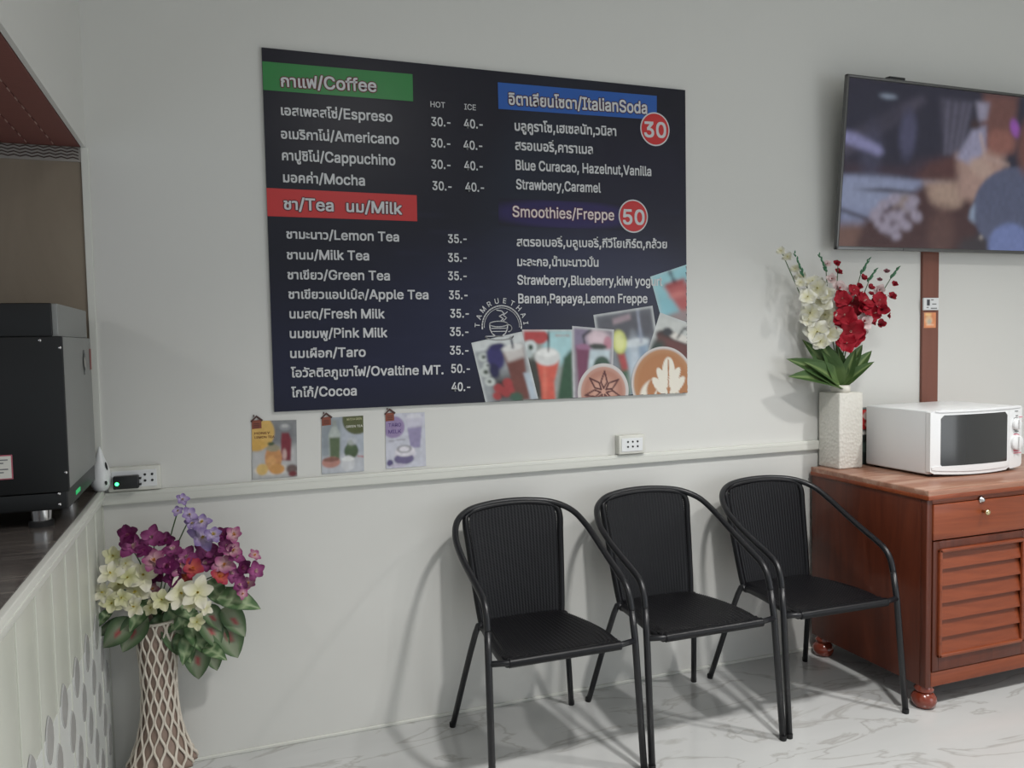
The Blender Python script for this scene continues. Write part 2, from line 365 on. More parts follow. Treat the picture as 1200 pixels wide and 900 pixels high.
def glyphs_(body, font):
    c = bpy.data.curves.new('t', 'FONT'); c.body = body+'.'; c.size = 1; c.resolution_u = 2
    if font: c.font = font
    o = bpy.data.objects.new('t', c); C.objects.link(o); dg = bpy.context.evaluated_depsgraph_get()
    me = bpy.data.meshes.new_from_object(o.evaluated_get(dg)); n1 = [q.co.x for q in me.vertices]; c.body = body
    me2 = bpy.data.meshes.new_from_object(o.evaluated_get(bpy.context.evaluated_depsgraph_get()))
    v = np.array([q.co[:] for q in me2.vertices]).reshape(-1, 3); f = [tuple(q.vertices) for q in me2.polygons]
    if len(body) == 1 and body in SOLID:   # strokes drawn as overlapping contours: fill each contour by itself
        tmp = o.to_curve(bpy.context.evaluated_depsgraph_get()); sp = [[(tuple(b_.co), tuple(b_.handle_left), tuple(b_.handle_right)) for b_ in q.bezier_points] for q in tmp.splines]
        o.to_curve_clear(); VV = []; f = []
        for k_, q in enumerate(sp):
            c2 = bpy.data.curves.new('u', 'CURVE'); c2.dimensions = '2D'; c2.fill_mode = 'BOTH'; c2.resolution_u = 2
            z_ = c2.splines.new('BEZIER'); z_.bezier_points.add(len(q)-1); z_.use_cyclic_u = True
            for b_, (co, hl, hr) in zip(z_.bezier_points, q):
                b_.co = co; b_.handle_left_type = b_.handle_right_type = 'FREE'; b_.handle_left = hl; b_.handle_right = hr
            o2 = bpy.data.objects.new('u', c2); C.objects.link(o2)
            me4 = bpy.data.meshes.new_from_object(o2.evaluated_get(bpy.context.evaluated_depsgraph_get()))
            n0 = sum(len(x) for x in VV); VV.append(np.array([w_.co[:] for w_ in me4.vertices]).reshape(-1, 3)*[1, 1, 0]+[0, 0, .4*k_]); f += [tuple(i+n0 for i in p.vertices) for p in me4.polygons]
            bpy.data.objects.remove(o2); bpy.data.curves.remove(c2); bpy.data.meshes.remove(me4)
        v = np.concatenate(VV)
    c.body = '.'; me3 = bpy.data.meshes.new_from_object(o.evaluated_get(bpy.context.evaluated_depsgraph_get()))
    adv = max(n1)-max(q.co.x for q in me3.vertices)
    bpy.data.objects.remove(o); bpy.data.curves.remove(c)
    for m_ in (me, me2, me3): bpy.data.meshes.remove(m_)
    return v, f, adv
def text_mesh(body, bold):
    """flat glyphs, thickened by small shifted copies a hair behind each other"""
    k = (body, bold)
    if k not in _tc:
        runs = []
        for ch in body:
            th = '\u0e00' <= ch <= '\u0e7f'
            if runs and runs[-1][0] == th and (th or (ch not in SOLID and runs[-1][1] not in SOLID)): runs[-1][1] += ch
            else: runs.append([th, ch])
        if 'q' not in _tc:
            _tc['q'] = (.53/glyphs('\u0e2d', None)[0][:, 1].max(), .73/glyphs('H', FONT)[0][:, 1].max())
        X = 0; V0 = []; f = []; n0 = 0
        for th, r in runs:
            q = _tc['q'][0 if th else 1]
            if r in OWN: a = np.array([(x, y, .4*i) for i, z_ in enumerate(OWN[r][1]) for x, y in z_]); b_ = [(4*i, 4*i+1, 4*i+2, 4*i+3) for i in range(4)]; adv = OWN[r][0]; q = 1
            else: a, b_, adv = glyphs(r, None if th else FONT)
            a = a*[q, q, 1]; a[:, 0] += X; V0.append(a); f += [tuple(x+n0 for x in t) for t in b_]; n0 += len(a); X += adv*q
        v = np.concatenate(V0)
        n = 0 if bold <= 0 else 4 if bold < .05 else 8; V = [v]; Fc = list(f)
        for i in range(n):
            a = 2*PI*i/n+PI/4; V.append(v+np.array([bold*math.cos(a), bold*math.sin(a), i+1])); Fc += [tuple(x+len(v)*(i+1) for x in q) for q in f]
        _tc[k] = (np.concatenate(V), Fc)
    return _tc[k]
def write(body, a, b_, cap, m, parent, y, bold=.02, name='lettering', edge=None):
    """flat lettering between two points of the wall plane (baseline start, line end), cap height in m"""
    v, f = text_mesh(body, bold); a = Vector(a); b_ = Vector(b_)
    x0, x1 = v[:, 0].min(), v[:, 0].max(); d = b_-a; L = d.length; d.normalize(); up = Vector((-d.z, 0, d.x))
    k = L/(x1-x0); s = cap/.73
    def put(vv, yy): return [(a.x+d.x*(q[0]-x0)*k+up.x*q[1]*s, yy+q[2]*.00004, a.z+d.z*(q[0]-x0)*k+up.z*q[1]*s) for q in vv]
    o = ob(name, put(v, y), f, m, parent)
    if edge:
        v2, f2 = text_mesh(body, .085); ob('lettering_outline', put(v2, y+.0008), f2, edge, parent)
    return o

# ---------------------------------------------------------------- menu board
BX0, BX1, BZ0, BZ1 = .1731, 1.8485, 1.2052, 2.4596
YF = -.012
mb = thing('menu_board', 'large dark navy menu board on the white wall listing drinks and prices in two languages', 'menu board')
g = G(); g.box(BX0, BX1, YF, -.001, BZ0, BZ1); g.ob('panel', mat('white_board_edge', (170, 170, 166), .5), mb)
BC = [(BX0, YF-.0006, BZ1), (BX1, YF-.0006, BZ1), (BX1, YF-.0006, BZ0), (BX0, YF-.0006, BZ0)]
def wp(px, py, y=-.012):  # board plane
    return at(px, py, y)
def W4(pts, y): return [tuple(Vector((at(*p, YF).x, y, at(*p, YF).z))) for p in pts]
def pb(p):
    for (x, y, rx, ry, c, r, a) in [(.30, .78, .5, .2, (33, 36, 62), -.3, .8), (.8, .6, .25, .12, (44, 48, 78), .2, .6), (.1, .5, .2, .3, (24, 25, 38), 0, .5), (.62, .25, .1, .25, (36, 44, 60), .4, .5), (.9, .35, .2, .2, (40, 38, 60), 0, .4)]:
        p.ell(x, y, rx, ry, c, r, .9, a)
    for k in range(9): p.line([(.1, .45+k*.06), (.98, .40+k*.06-.02*(k % 3))], .006, (40, 42, 66), .25)
grid('printed_ground', BC, 110, 80, 'uv', pb, m_board, mb, (25, 25, 38))
def band(name, pts, col, y=YF-.0016):
    q = W4(pts, y); q[0] = (max(q[0][0], BX0), y, q[0][2]); q[3] = (max(q[3][0], BX0), y, q[3][2])
    ob(name, q, [(0, 3, 2, 1)], mat(name, col, .3), mb)
band('green_band', [(307.3, 72), (483.3, 87.1), (484, 118.9), (308.5, 105.5)], (40, 128, 62))
band('red_band', [(312.2, 220.3), (488.2, 228.9), (488.9, 259.4), (313.4, 253.3)], (196, 48, 48))
band('blue_band', [(583.2, 96.6), (769.4, 112.5), (769.4, 140.6), (584, 127.7)], (32, 88, 170))
def pp(p):
    p.ell(.5, .5, .54, .5, (46, 37, 86), 0, .35, 1)
grid('purple_band', W4([(584, 232), (738, 239), (738, 270), (584, 265)], YF-.0016), 40, 12, 'uv', pp, m_board, mb, (28, 27, 42))
for cx, cy in ((767.2, 151.6), (741.8, 253.5)):
    g = G(); c0 = at(cx, cy, YF); r = (at(cx+17, cy, YF).x-c0.x)
    for rr, yy, mm_ in ((r, -.0026, 0), (r*.92, -.0032, 1)):
        v = [(c0.x+rr*math.cos(2*PI*k/48), YF+yy, c0.z+rr*math.sin(2*PI*k/48)) for k in range(48)]
        g.add(v, [tuple(range(48))], mm_)
    g.ob('price_disc', [m_text, mat('red_disc', (196, 44, 46), .3)], mb)
def wl(body, x0, y0, x1, y1, cap, m=m_text, bold=.03, edge=None, yy=YF-.0036):
    a, b_ = at(x0, y0, YF), at(x1, y1, YF)
    k = (at(x0, y0-cap, YF).z-a.z)
    write(body, (a.x, yy, a.z), (b_.x, yy, b_.z), k, m, mb, yy, bold, edge=edge)
wl('กาแฟ/Coffee', 329.3, 101.5, 441.3, 107.9, 14.5, bold=.03, edge=m_textd)
wl('ชา/Tea', 332.5, 245.2, 374+17, 247.6, 13.5, bold=.03, edge=m_textd)
wl('นม/Milk', 405.8, 248, 471.1, 251.3, 13.5, bold=.03, edge=m_textd)
wl('อิตาเลียนโซดา/ItalianSoda', 595.9, 122.5, 758, 133.5, 14.5, bold=.03, edge=mat('dark_navy_edge', (60, 22, 50), .4))
wl('Smoothies/Freppe', 600.3, 254, 719.3, 258.2, 12.5, mat('cream_lettering', (222, 208, 204), .4), .02, edge=mat('violet_edge', (70, 20, 70), .4))
T = [('เอสเพลสโซ่/Espreso', 329.3, 134.8, 459.8, 143, 12), ('อเมริกาโน่/Americano', 329.3, 162.3, 467.4, 169.3, 12), ('คาปูชิโน่/Cappuchino', 330.5, 187.6, 463.2, 193.9, 12),
     ('มอคค่า/Mocha', 331.8, 213.4, 427.6, 217.6, 12),
     ('ชามะนาว/Lemon Tea', 335.5, 279.3, 467.5, 283, 11), ('ชานม/Milk Tea', 336, 303.6, 432.5, 305, 11), ('ชาเขียว/Green Tea', 336.8, 327, 456.8, 328.4, 11),
     ('ชาเขียวแอปเปิ้ล/Apple Tea', 337.9, 349.8, 501.9, 350.6, 11), ('นมสด/Fresh Milk', 339.2, 372.9, 450.7, 373, 11), ('นมชมพู/Pink Milk', 339.5, 396, 453.9, 395, 11),
     ('นมเผือก/Taro', 340, 419.3, 428.5, 417.7, 11), ('โอวัลติลภูเขาไฟ/Ovaltine MT.', 340.8, 442, 519.5, 438.3, 11), ('โกโก้/Cocoa', 341.3, 465.2, 417.9, 463, 11),
     ('บลูคูราโซ,เฮเซลนัท,วนิลา', 602.8, 153, 721.8, 159.4, 12), ('สรอเบอรี่,คาราเมล', 603.3, 175.5, 694.4, 180.7, 12), ('Blue Curacao, Hazelnut,Vanilla', 604, 199, 762.8, 206.3, 11.3),
     ('Strawbery,Caramel', 604.5, 221.5, 703.7, 225.8, 11.3), ('สตรอเบอรี่,บลูเบอรี่,กีวีโยเกิร์ต,กล้วย', 605.2, 288.4, 781.2, 291, 11), ('มะละกอ,น้ำมะนาวปั่น', 605.8, 311.6, 701, 312.4, 11),
     ('Strawberry,Blueberry,kiwi yogurt', 606, 333.3, 775.7, 334.8, 10.8), ('Banan,Papaya,Lemon Freppe', 607, 355.2, 758.2, 354.9, 10.8),
     ('HOT', 504.3, 125.5, 521.4, 126.8, 6.5), ('ICE', 543.9, 128.5, 557.4, 129.6, 6.5), ('30', 754.5, 160.4, 780.5, 161.6, 17.5), ('50', 729.6, 262.6, 755, 263.4, 17)]
for r in T: wl(*r, bold=.012 if r[0] in ('HOT', 'ICE') else .032)
for x0, x1, y in ((505.3, 527.8, 147.5), (505, 527.6, 172.3), (505.2, 527.8, 197.3), (506.5, 529, 222.5)): wl('30.-', x0, y, x1, y+1.2, 10)
for x0, x1, y in ((543.5, 565.5, 150), (543, 565, 175), (543.8, 565.5, 199), (545, 567, 224)): wl('40.-', x0, y, x1, y+1, 10)
for i, (y, dx) in enumerate(zip((284.7, 306.8, 328.1, 350.5, 372.1, 393.5, 415.3, 436.7, 458), (0, 0, 0, 1, 2.5, 2, 2, 3.6, 4))):
    wl('50.-' if i == 7 else '40.-' if i == 8 else '35.-', 524.8+dx, y, 546.7+dx, y, 9.8)
# collage pictures, each painted in its own upright co-ordinates
CL = (BX0+.001, BX1-.0005, BZ0+.0005, BZ1)
def fr(p, w=.03, h=None): # white rim
    h = h or w*.75
    for q in ([(0, 0), (1, 0), (1, h), (0, h)], [(0, 0), (w, 0), (w, 1), (0, 1)], [(1-w, 0), (1, 0), (1, 1), (1-w, 1)]): p.poly(q, (200, 205, 206), .01)
def pA(p):
    p.ell(.2, .1, .5, .3, (140, 205, 215), 0, .9); p.poly([(.2, .26), (.62, .22), (.6, .8), (.4, .84)], (190, 78, 76), .05); p.ell(.41, .26, .21, .06, (170, 56, 58)); p.ell(.42, .48, .17, .06, (206, 106, 100), .1, .5); p.ell(.3, .9, .5, .12, (150, 130, 130), 0, .5)
    p.line([(.38, .02), (.42, .24)], .05, (40, 40, 60)); p.ell(.7, .42, .1, .12, (170, 40, 50)); fr(p)
def pB(p):
    p.poly([(0, 0), (1, 0), (1, .4), (0, .4)], (84, 84, 94), .2); p.poly([(.3, .08), (.6, .05), (.6, .12), (.3, .15)], (190, 160, 170), .03, .6)
    p.poly([(.28, .4), (.46, .4), (.62, 1), (.35, 1)], (50, 96, 66), .05); p.poly([(.3, .5), (.42, .5), (.46, .7), (.34, .7)], (180, 50, 50), .05)
    p.poly([(.42, .4), (.84, .37), (.8, .8), (.72, 1.1), (.5, 1.1), (.46, .8)], (150, 172, 190), .04); p.ell(.6, .62, .1, .3, (186, 200, 212), 0, .8, .8)
    p.ell(.72, .6, .07, .3, (120, 148, 178), 0, .8, .8); p.ell(.62, 1, .16, .2, (70, 130, 190), 0, .6); p.ell(.63, .4, .21, .05, (200, 210, 216), 0, .4)
    p.line([(.74, 0), (.72, .4)], .04, (150, 158, 178)); p.ell(.36, .36, .12, .14, (206, 212, 96)); p.ell(.36, .36, .08, .1, (222, 226, 140), 0, .5); p.ell(.5, .9, .1, .2, (230, 230, 230), 0, .8, .3); fr(p)
def pC(p):
    p.ell(.4, .25, .7, .25, (196, 200, 196), 0, .7); p.ell(.45, .4, .4, .14, (60, 40, 36)); p.ell(.62, .33, .3, .07, (220, 216, 208)); p.poly([(.1, .42), (1, .42), (.9, 1), (.1, 1)], (104, 48, 42), .08)
    p.ell(.2, .8, .2, .3, (40, 60, 50), 0, .6); p.ell(.3, .3, .12, .08, (50, 50, 56)); p.line([(.55, .35), (.62, .14), (.9, .05)], .045, (30, 28, 34)); fr(p)
def pD(p):
    p.poly([(0, 0), (.45, 0), (.45, .3), (0, .3)], (130, 116, 146), .15); p.ell(.62, .15, .28, .12, (216, 190, 200), 0, .5); p.ell(.85, .2, .1, .1, (190, 120, 140)); p.line([(.3, .25), (.26, .12), (.45, .03)], .04, (40, 40, 50))
    p.poly([(.08, .26), (.46, .26), (.4, .98), (.15, .98)], (122, 50, 88), .04); p.ell(.27, .27, .19, .04, (160, 100, 140)); p.poly([(.42, .3), (.92, .28), (.9, .62), (.36, .62)], (186, 206, 214), .05)
    p.ell(.62, .25, .22, .04, (60, 66, 60)); p.ell(.72, .5, .2, .12, (52, 84, 66)); p.ell(.6, .55, .1, .1, (44, 74, 56)); p.poly([(.35, .6), (1, .6), (1, 1), (.4, 1)], (150, 130, 136), .1); fr(p)
def pE(p):
    p.poly([(.3, 0), (1, 0), (1, .5), (.5, .5)], (160, 210, 216), .1); p.poly([(1, .25), (.8, .4), (.65, 1), (1, 1)], (40, 84, 54), .06); p.poly([(.0, .4), (.36, .4), (.4, 1), (.1, 1)], (64, 66, 58), .1)
    for x, y, r in ((.12, .07, .14), (.35, .1, .15), (.28, .04, .12)): p.ell(x, y, r, r*.7, (190, 50, 50))
    p.ell(.15, .25, .13, .1, (210, 220, 220)); p.ell(.16, .25, .05, .04, (40, 70, 50)); p.ell(.1, .34, .1, .06, (186, 200, 200))
    p.poly([(.26, .42), (.72, .42), (.6, .75), (.62, 1.02), (.36, 1.02), (.34, .75)], (218, 76, 46), .03); p.ell(.42, .75, .04, .25, (236, 120, 90), 0, .8, .6)
    p.ell(.48, .38, .25, .13, (212, 214, 212)); p.ell(.48, .33, .19, .05, (232, 234, 232)); p.line([(.5, .3), (.52, 0)], .035, (44, 30, 40)); fr(p)
    for k in range(7): p.line([(.66+k*.04, .075), (.675+k*.04, .09)], .018, (190, 90, 60), .8)
def pF(p):
    p.poly([(0, 0), (1, 0), (1, .16), (0, .16)], (206, 212, 212), .05); p.poly([(.25, .6), (.7, .6), (.7, 1), (.2, 1)], (54, 48, 48), .2)
    for x, y, r in ((.16, .26, .1), (.14, .5, .12), (.2, .4, .08), (.17, .66, .1)): p.ell(x, y, r, r*.7, (196, 204, 200)); p.ell(x, y, r*.35, r*.28, (60, 72, 60))
    p.ell(.38, .3, .17, .2, (52, 46, 110), 0, .3); p.ell(.46, .14, .15, .05, (46, 42, 96), 0, .4); p.ell(.3, .5, .1, .12, (40, 38, 80), 0, .5)
    for x, y, r in ((.3, .78, .09), (.5, .72, .1), (.42, .85, .1), (.24, .9, .08), (.56, .82, .08)): p.ell(x, y, r, r*.8, (172, 48, 50), 0, .3)
    p.poly([(.55, .26), (.95, .22), (.84, 1), (.6, 1)], (120, 64, 54), .04); p.poly([(.55, .2), (.96, .17), (.93, .36), (.6, .4)], (206, 200, 196), .06); p.ell(.75, .2, .2, .05, (222, 222, 220))
    p.line([(.75, .2), (.77, .06)], .04, (30, 34, 60)); p.poly([(.84, .6), (1, .6), (1, 1), (.86, 1)], (176, 192, 206), .03); p.ell(.6, .95, .12, .08, (60, 100, 80), 0, .6); fr(p)
cards = [(pA, [(761.7, 324.3), (820, 304.8), (837, 366), (778, 385)], (120, 190, 204), 30, 30), (pB, [(695.2, 369.1), (764.5, 358.2), (779, 456), (709, 467)], (124, 130, 140), 50, 70),
         (pC, [(773.3, 366.3), (822, 384), (802, 440), (755, 424)], (160, 166, 166), 36, 44), (pE, [(611.5, 386.2), (671, 386.2), (673.5, 468.5), (613, 469.5)], (150, 156, 150), 46, 64),
         (pF, [(552.1, 401.8), (611.2, 388.5), (630.5, 467.2), (569, 472.5)], (150, 156, 160), 48, 64), (pD, [(670.2, 382), (719.2, 386.2), (717, 470), (671.8, 470)], (140, 128, 140), 40, 64)]
for i, (fn, px, bg, nx, ny) in enumerate(cards): grid('drink_photo', W4(px, YF-.0012-.0003*i), nx, ny, 'uv', fn, m_board, mb, bg, clip=CL)
def cup(name, cx, cy, r, fn, n=56):
    c0 = at(cx, cy, YF); R = at(cx+r, cy, YF).x-c0.x; y = YF-.0034
    s, t = np.meshgrid(np.linspace(-1, 1, n+1), np.linspace(1, -1, n+1))
    d = np.maximum(np.abs(s), np.abs(t)); h = np.hypot(s, t); k = np.where(h > 0, d/np.maximum(h, 1e-9), 1)
    U, V = s*k, t*k
    p = Paint(U, -V, (200, 196, 194)); fn(p)
    vt = np.stack([c0.x+R*U, np.full_like(U, y), c0.z+R*V], -1).reshape(-1, 3)
    idx = np.arange((n+1)**2).reshape(n+1, n+1); f = np.stack([idx[:-1, :-1], idx[1:, :-1], idx[1:, 1:], idx[:-1, 1:]], -1).reshape(-1, 4)
    cen = vt[f].mean(1); f = f[(cen[:, 0] < CL[1]) & (cen[:, 2] > CL[2])]; vt[:, 0] = np.minimum(vt[:, 0], CL[1]); vt[:, 2] = np.maximum(vt[:, 2], CL[2])
    ob(name, vt, f, m_board, mb, vc=p.c.reshape(-1, 3))
def cg(p):
    p.ell(0, 0, .88, .88, (190, 150, 136), 0, .05); p.ell(0, 0, .8, .8, (176, 124, 106), 0, .2); p.ell(0, 0, .5, .5, (196, 150, 132), 0, .5)
    for k in range(7):
        a = 2*PI*k/7+.3; t = (.72*math.cos(a), .72*math.sin(a)); l = (.36*math.cos(a-.35), .36*math.sin(a-.35)); r = (.36*math.cos(a+.35), .36*math.sin(a+.35)); c_ = (.12*math.cos(a), .12*math.sin(a))
        p.line([c_, l, t, r, c_], .06, (84, 36, 34))
def ch(p):
    W_ = (226, 221, 208); B_ = (172, 116, 72)
    p.ell(0, 0, .93, .93, (176, 128, 88), 0, .05); p.ell(0, 0, .82, .82, B_, 0, .15)
    p.ell(-.12, .42, .62, .55, W_, .1, .12); p.ell(-.02, .22, .5, .45, B_, 0, .12); p.ell(.12, .5, .44, .42, W_, 0, .12); p.ell(.12, .34, .33, .3, B_, 0, .12)
    p.ell(-.1, .12, .13, .34, W_, -.75, .12); p.ell(.46, .12, .13, .34, W_, .75, .12); p.ell(-.02, -.12, .12, .32, W_, -.5, .12); p.ell(.38, -.12, .12, .32, W_, .5, .12)
    p.ell(.18, -.3, .2, .4, W_, 0, .12); p.line([(.18, -.62), (.17, .5)], .04, B_); p.ell(.2, .8, .5, .14, W_, 0, .3)
cup('latte_cup_print', 706.8, 458.8, 29.5, cg); cup('latte_cup_print', 776.5, 447.8, 36, ch)
# round cafe emblem: arc lettering, ring, steaming cup
lc = at(587.8, 382.7, YF); ku = (at(611, 382.7, YF).x-lc.x)/24.5; em = G(); ye = YF-.0042
def stroke(g, pts, w):
    for (x0, y0), (x1, y1) in zip(pts[:-1], pts[1:]):
        dx, dy = x1-x0, y1-y0; L = math.hypot(dx, dy) or 1; nx_, ny_ = -dy/L*w/2, dx/L*w/2; ex, ey = dx/L*w*.3, dy/L*w*.3
        q = [(x0+nx_-ex, y0+ny_-ey), (x0-nx_-ex, y0-ny_-ey), (x1-nx_+ex, y1-ny_+ey), (x1+nx_+ex, y1+ny_+ey)]
        g.add([(lc.x+a*ku, ye, lc.z-b_*ku) for a, b_ in q], [(0, 1, 2, 3)])
arc = lambda r, a0, a1, n=24, cx=0, cy=0, ry=None: [(cx+r*math.cos(a0+(a1-a0)*i/n), cy-(ry or r)*math.sin(a0+(a1-a0)*i/n)) for i in range(n+1)]
stroke(em, arc(24, -.1, PI+.1), 1.6); stroke(em, arc(21.5, -.05, PI+.05), .6)
stroke(em, arc(11, 0, 2*PI, cx=-4, cy=-3, ry=3.2), 1.1); stroke(em, [(-15, -3), (-14.5, 3), (-12, 8), (-8, 11), (0, 11), (4, 8), (6.5, 3), (7, -3)], 1.3)
stroke(em, arc(4, -PI/2, PI/2, 10, cx=8, cy=2), 1.2); stroke(em, arc(17, PI*1.02, PI*1.98, cx=-3, cy=11, ry=4.5), 1.4); stroke(em, [(-20, 11), (14, 11)], .9)
stroke(em, [(-2, -6), (2, -9), (-3, -12), (3, -15), (0, -18), (-6, -19)], 1.1); stroke(em, [(1, -6), (6, -10), (2, -13), (7, -17)], .9); stroke(em, [(-13, 2), (6, 2)], .8); stroke(em, [(-13, 5.5), (5, 5.5)], .8)
em.ob('cup_emblem', m_text, mb)
for k, chh in enumerate('TAMRUETHAI'):
    a = PI*(1.0-.02)-(PI*.94)*k/9; v, f = text_mesh(chh, .02); sc = 8.0
    xm = (v[:, 0].min()+v[:, 0].max())/2; up = (math.cos(a), math.sin(a)); rt = (math.sin(a), -math.cos(a))
    r0 = 27
    ob('lettering', [(lc.x+ku*(up[0]*(r0+q[1]*sc)+rt[0]*(q[0]-xm)*sc), ye+q[2]*.00004, lc.z+ku*(up[1]*(r0+q[1]*sc)+rt[1]*(q[0]-xm)*sc)) for q in v], f, m_text, mb)

# ---------------------------------------------------------------- posters
def small_lines(p, x0, y0, n, w, dy, col, t=.02):
    for k in range(n): p.line([(x0, y0+k*dy), (x0+w*(1-.2*(k % 2)), y0+k*dy)], t, col, .8)
def po1(p):
    p.poly([(.4, 0), (1, 0), (1, .5), (.3, .5)], (120, 122, 126), .3); p.poly([(0, .5), (1, .45), (1, 1), (0, 1)], (186, 186, 186), .15)
    p.ell(.12, .2, .38, .3, (222, 176, 70), 0, .05); p.ell(.1, .42, .2, .1, (222, 170, 50), 0, .3)
    p.poly([(.66, .22), (.82, .22), (.88, .35), (.86, .72), (.64, .7), (.64, .36)], (132, 36, 52), .03); p.ell(.74, .12, .13, .06, (150, 152, 156)); p.ell(.74, .1, .08, .03, (190, 190, 190))
    p.ell(.42, .85, .38, .1, (214, 208, 200)); p.ell(.47, .66, .19, .24, (206, 140, 70)); p.ell(.47, .48, .15, .06, (160, 150, 120)); p.ell(.42, .72, .1, .1, (222, 160, 80), 0, .7)
    p.ell(.22, .84, .13, .1, (222, 182, 90)); p.ell(.55, .85, .17, .09, (214, 150, 60)); p.ell(.88, .86, .13, .08, (110, 88, 84), 0, .4); p.ell(.9, .95, .1, .05, (120, 40, 46), 0, .5); p.ell(.42, .4, .08, .03, (70, 90, 60))
    p.ell(.72, .6, .05, .1, (230, 200, 190), 0, .5, .6)
def po2(p):
    p.poly([(0, 0), (.45, 0), (.45, 1), (0, 1)], (140, 150, 158), .1); p.poly([(0, .7), (1, .66), (1, 1), (0, 1)], (186, 190, 198), .08)
    p.ell(.85, .05, .36, .28, (92, 98, 56), 0, .04); p.poly([(.16, .3), (.24, .16), (.36, .16), (.44, .3), (.43, .76), (.18, .76)], (176, 186, 180), .03)
    p.poly([(.18, .36), (.43, .36), (.42, .74), (.2, .74)], (92, 110, 76), .03); p.poly([(.25, .16), (.35, .16), (.35, .04), (.25, .04)], (150, 156, 150), .03); p.ell(.22, .8, .22, .1, (190, 130, 116)); p.ell(.22, .75, .2, .04, (140, 90, 76))
    p.ell(.7, .62, .17, .14, (78, 98, 66)); p.ell(.68, .5, .08, .08, (92, 112, 74)); p.ell(.72, .45, .12, .07, (196, 200, 204), 0, .5, .6); p.ell(.62, .84, .16, .14, (206, 208, 212)); p.ell(.62, .76, .15, .04, (226, 228, 228)); p.line([(.85, .72), (1, .74)], .02, (190, 90, 90))
def po3(p):
    p.ell(.2, .25, .28, .2, (150, 128, 176), 0, .04); p.poly([(.5, .05), (.95, .05), (.86, .65), (.62, .65)], (146, 136, 176), .03); p.ell(.72, .1, .22, .09, (214, 214, 224)); p.poly([(.5, .1), (.95, .1), (.92, .26), (.54, .28)], (198, 196, 214), .05)
    p.ell(.48, .75, .27, .12, (214, 210, 224)); p.ell(.45, .84, .25, .1, (110, 100, 144)); p.ell(.48, .7, .25, .1, (222, 218, 228)); p.ring(.46, .66, .16, .06, .25, (100, 100, 104), .7); p.ell(.1, .9, .08, .06, (90, 80, 130)); p.ell(.3, .96, .2, .04, (190, 184, 206))
    p.line([(.08, .5), (.48, .48)], .014, (130, 126, 140))
PS = [(po1, [(295, 493.6), (347.4, 492), (348.4, 558), (295.6, 562)], (156, 158, 158), 'poster of an iced lemon drink jar and red bottle with a yellow blob', (('HONEY', .06, .23, .34, (110, 60, 20)), ('LEMON TEA', .06, .3, .44, (110, 60, 20)))),
      (po2, [(377, 490), (425.6, 487), (426.6, 551.6), (377, 555.6)], (170, 178, 190), 'poster of a green tea bottle with a dark green corner disc', (('MATCHA GREEN', .6, .07, .36, (190, 190, 150)), ('GREEN TEA', .58, .2, .4, (225, 225, 215)))),
      (po3, [(451.6, 485), (497.6, 483), (499.4, 544.4), (452.4, 549.4)], (196, 198, 212), 'poster of a purple taro milk drink with a lilac disc', (('TARO', .07, .24, .32, (92, 70, 130)), ('MILK', .07, .36, .32, (92, 70, 130))))]
m_house = mat('brown_house_emblem', (134, 72, 54), .5); m_roof = mat('dark_roof_emblem', (74, 44, 40), .5)
for i, (fn, px, bg, lab, words) in enumerate(PS):
    q = [at(x, y, -.003) for x, y in px]; zb = min(q[2].z, q[3].z); q[2].z = q[3].z = max(.9655, zb)
    c0 = Vector((q[3].x, -.001, q[3].z)); t = thing('drink_poster', 'small ' + lab + ('' if 1 else ''), 'poster', c0, 'drink posters under the menu board')
    L = [Vector((p.x-c0.x, -.0022, p.z-c0.z)) for p in q]
    g = G(); g.add([(p.x, 0, p.z) for p in L]+[(p.x, -.002, p.z) for p in L], [(3, 2, 1, 0), (4, 5, 6, 7)][::-1]+[(0, 1, 5, 4), (1, 2, 6, 5), (2, 3, 7, 6), (3, 0, 4, 7)]); g.ob('sheet', m_trim, t)
    grid('print', [tuple(p) for p in L], 56, 66, 'uv', fn, m_print, t, bg)
    for body, u, v_, w, col in words:
        a = L[0].lerp(L[1], u).lerp(L[3].lerp(L[2], u), v_); b_ = L[0].lerp(L[1], u+w).lerp(L[3].lerp(L[2], u+w), v_)
        write(body, (a.x, 0, a.z), (b_.x, 0, b_.z), .013 if len(body) < 5 else .008, mat('poster_lettering', col, .5), t, -.003, .02)
    o = L[0]; w = .036; e = G()
    hv = [(0, .002), (.032, .004), (.032, -.026), (0, -.028)]; e.add([(o.x+a, -.0035, o.z+b_) for a, b_ in hv], [(0, 3, 2, 1)])
    rf = [(-.005, 0), (.016, .02), (.038, .003), (.034, -.003), (.016, .012), (-.001, -.004)]; e.add([(o.x+a, -.004, o.z+b_) for a, b_ in rf], [(0, 5, 4, 1), (1, 4, 3, 2)], 1)
    e.add([(o.x+a, -.0038, o.z+b_) for a, b_ in [(.005, .012), (.009, .016), (.009, .022), (.005, .022)]], [(0, 1, 2, 3)], 1)
    for zz in (-.008, -.014, -.02): e.add([(o.x+a, -.004, o.z+b_) for a, b_ in [(.006, zz), (.026, zz), (.026, zz-.002), (.006, zz-.002)]], [(0, 3, 2, 1)], 1)
    e.ob('house_emblem', [m_house, m_roof], t)

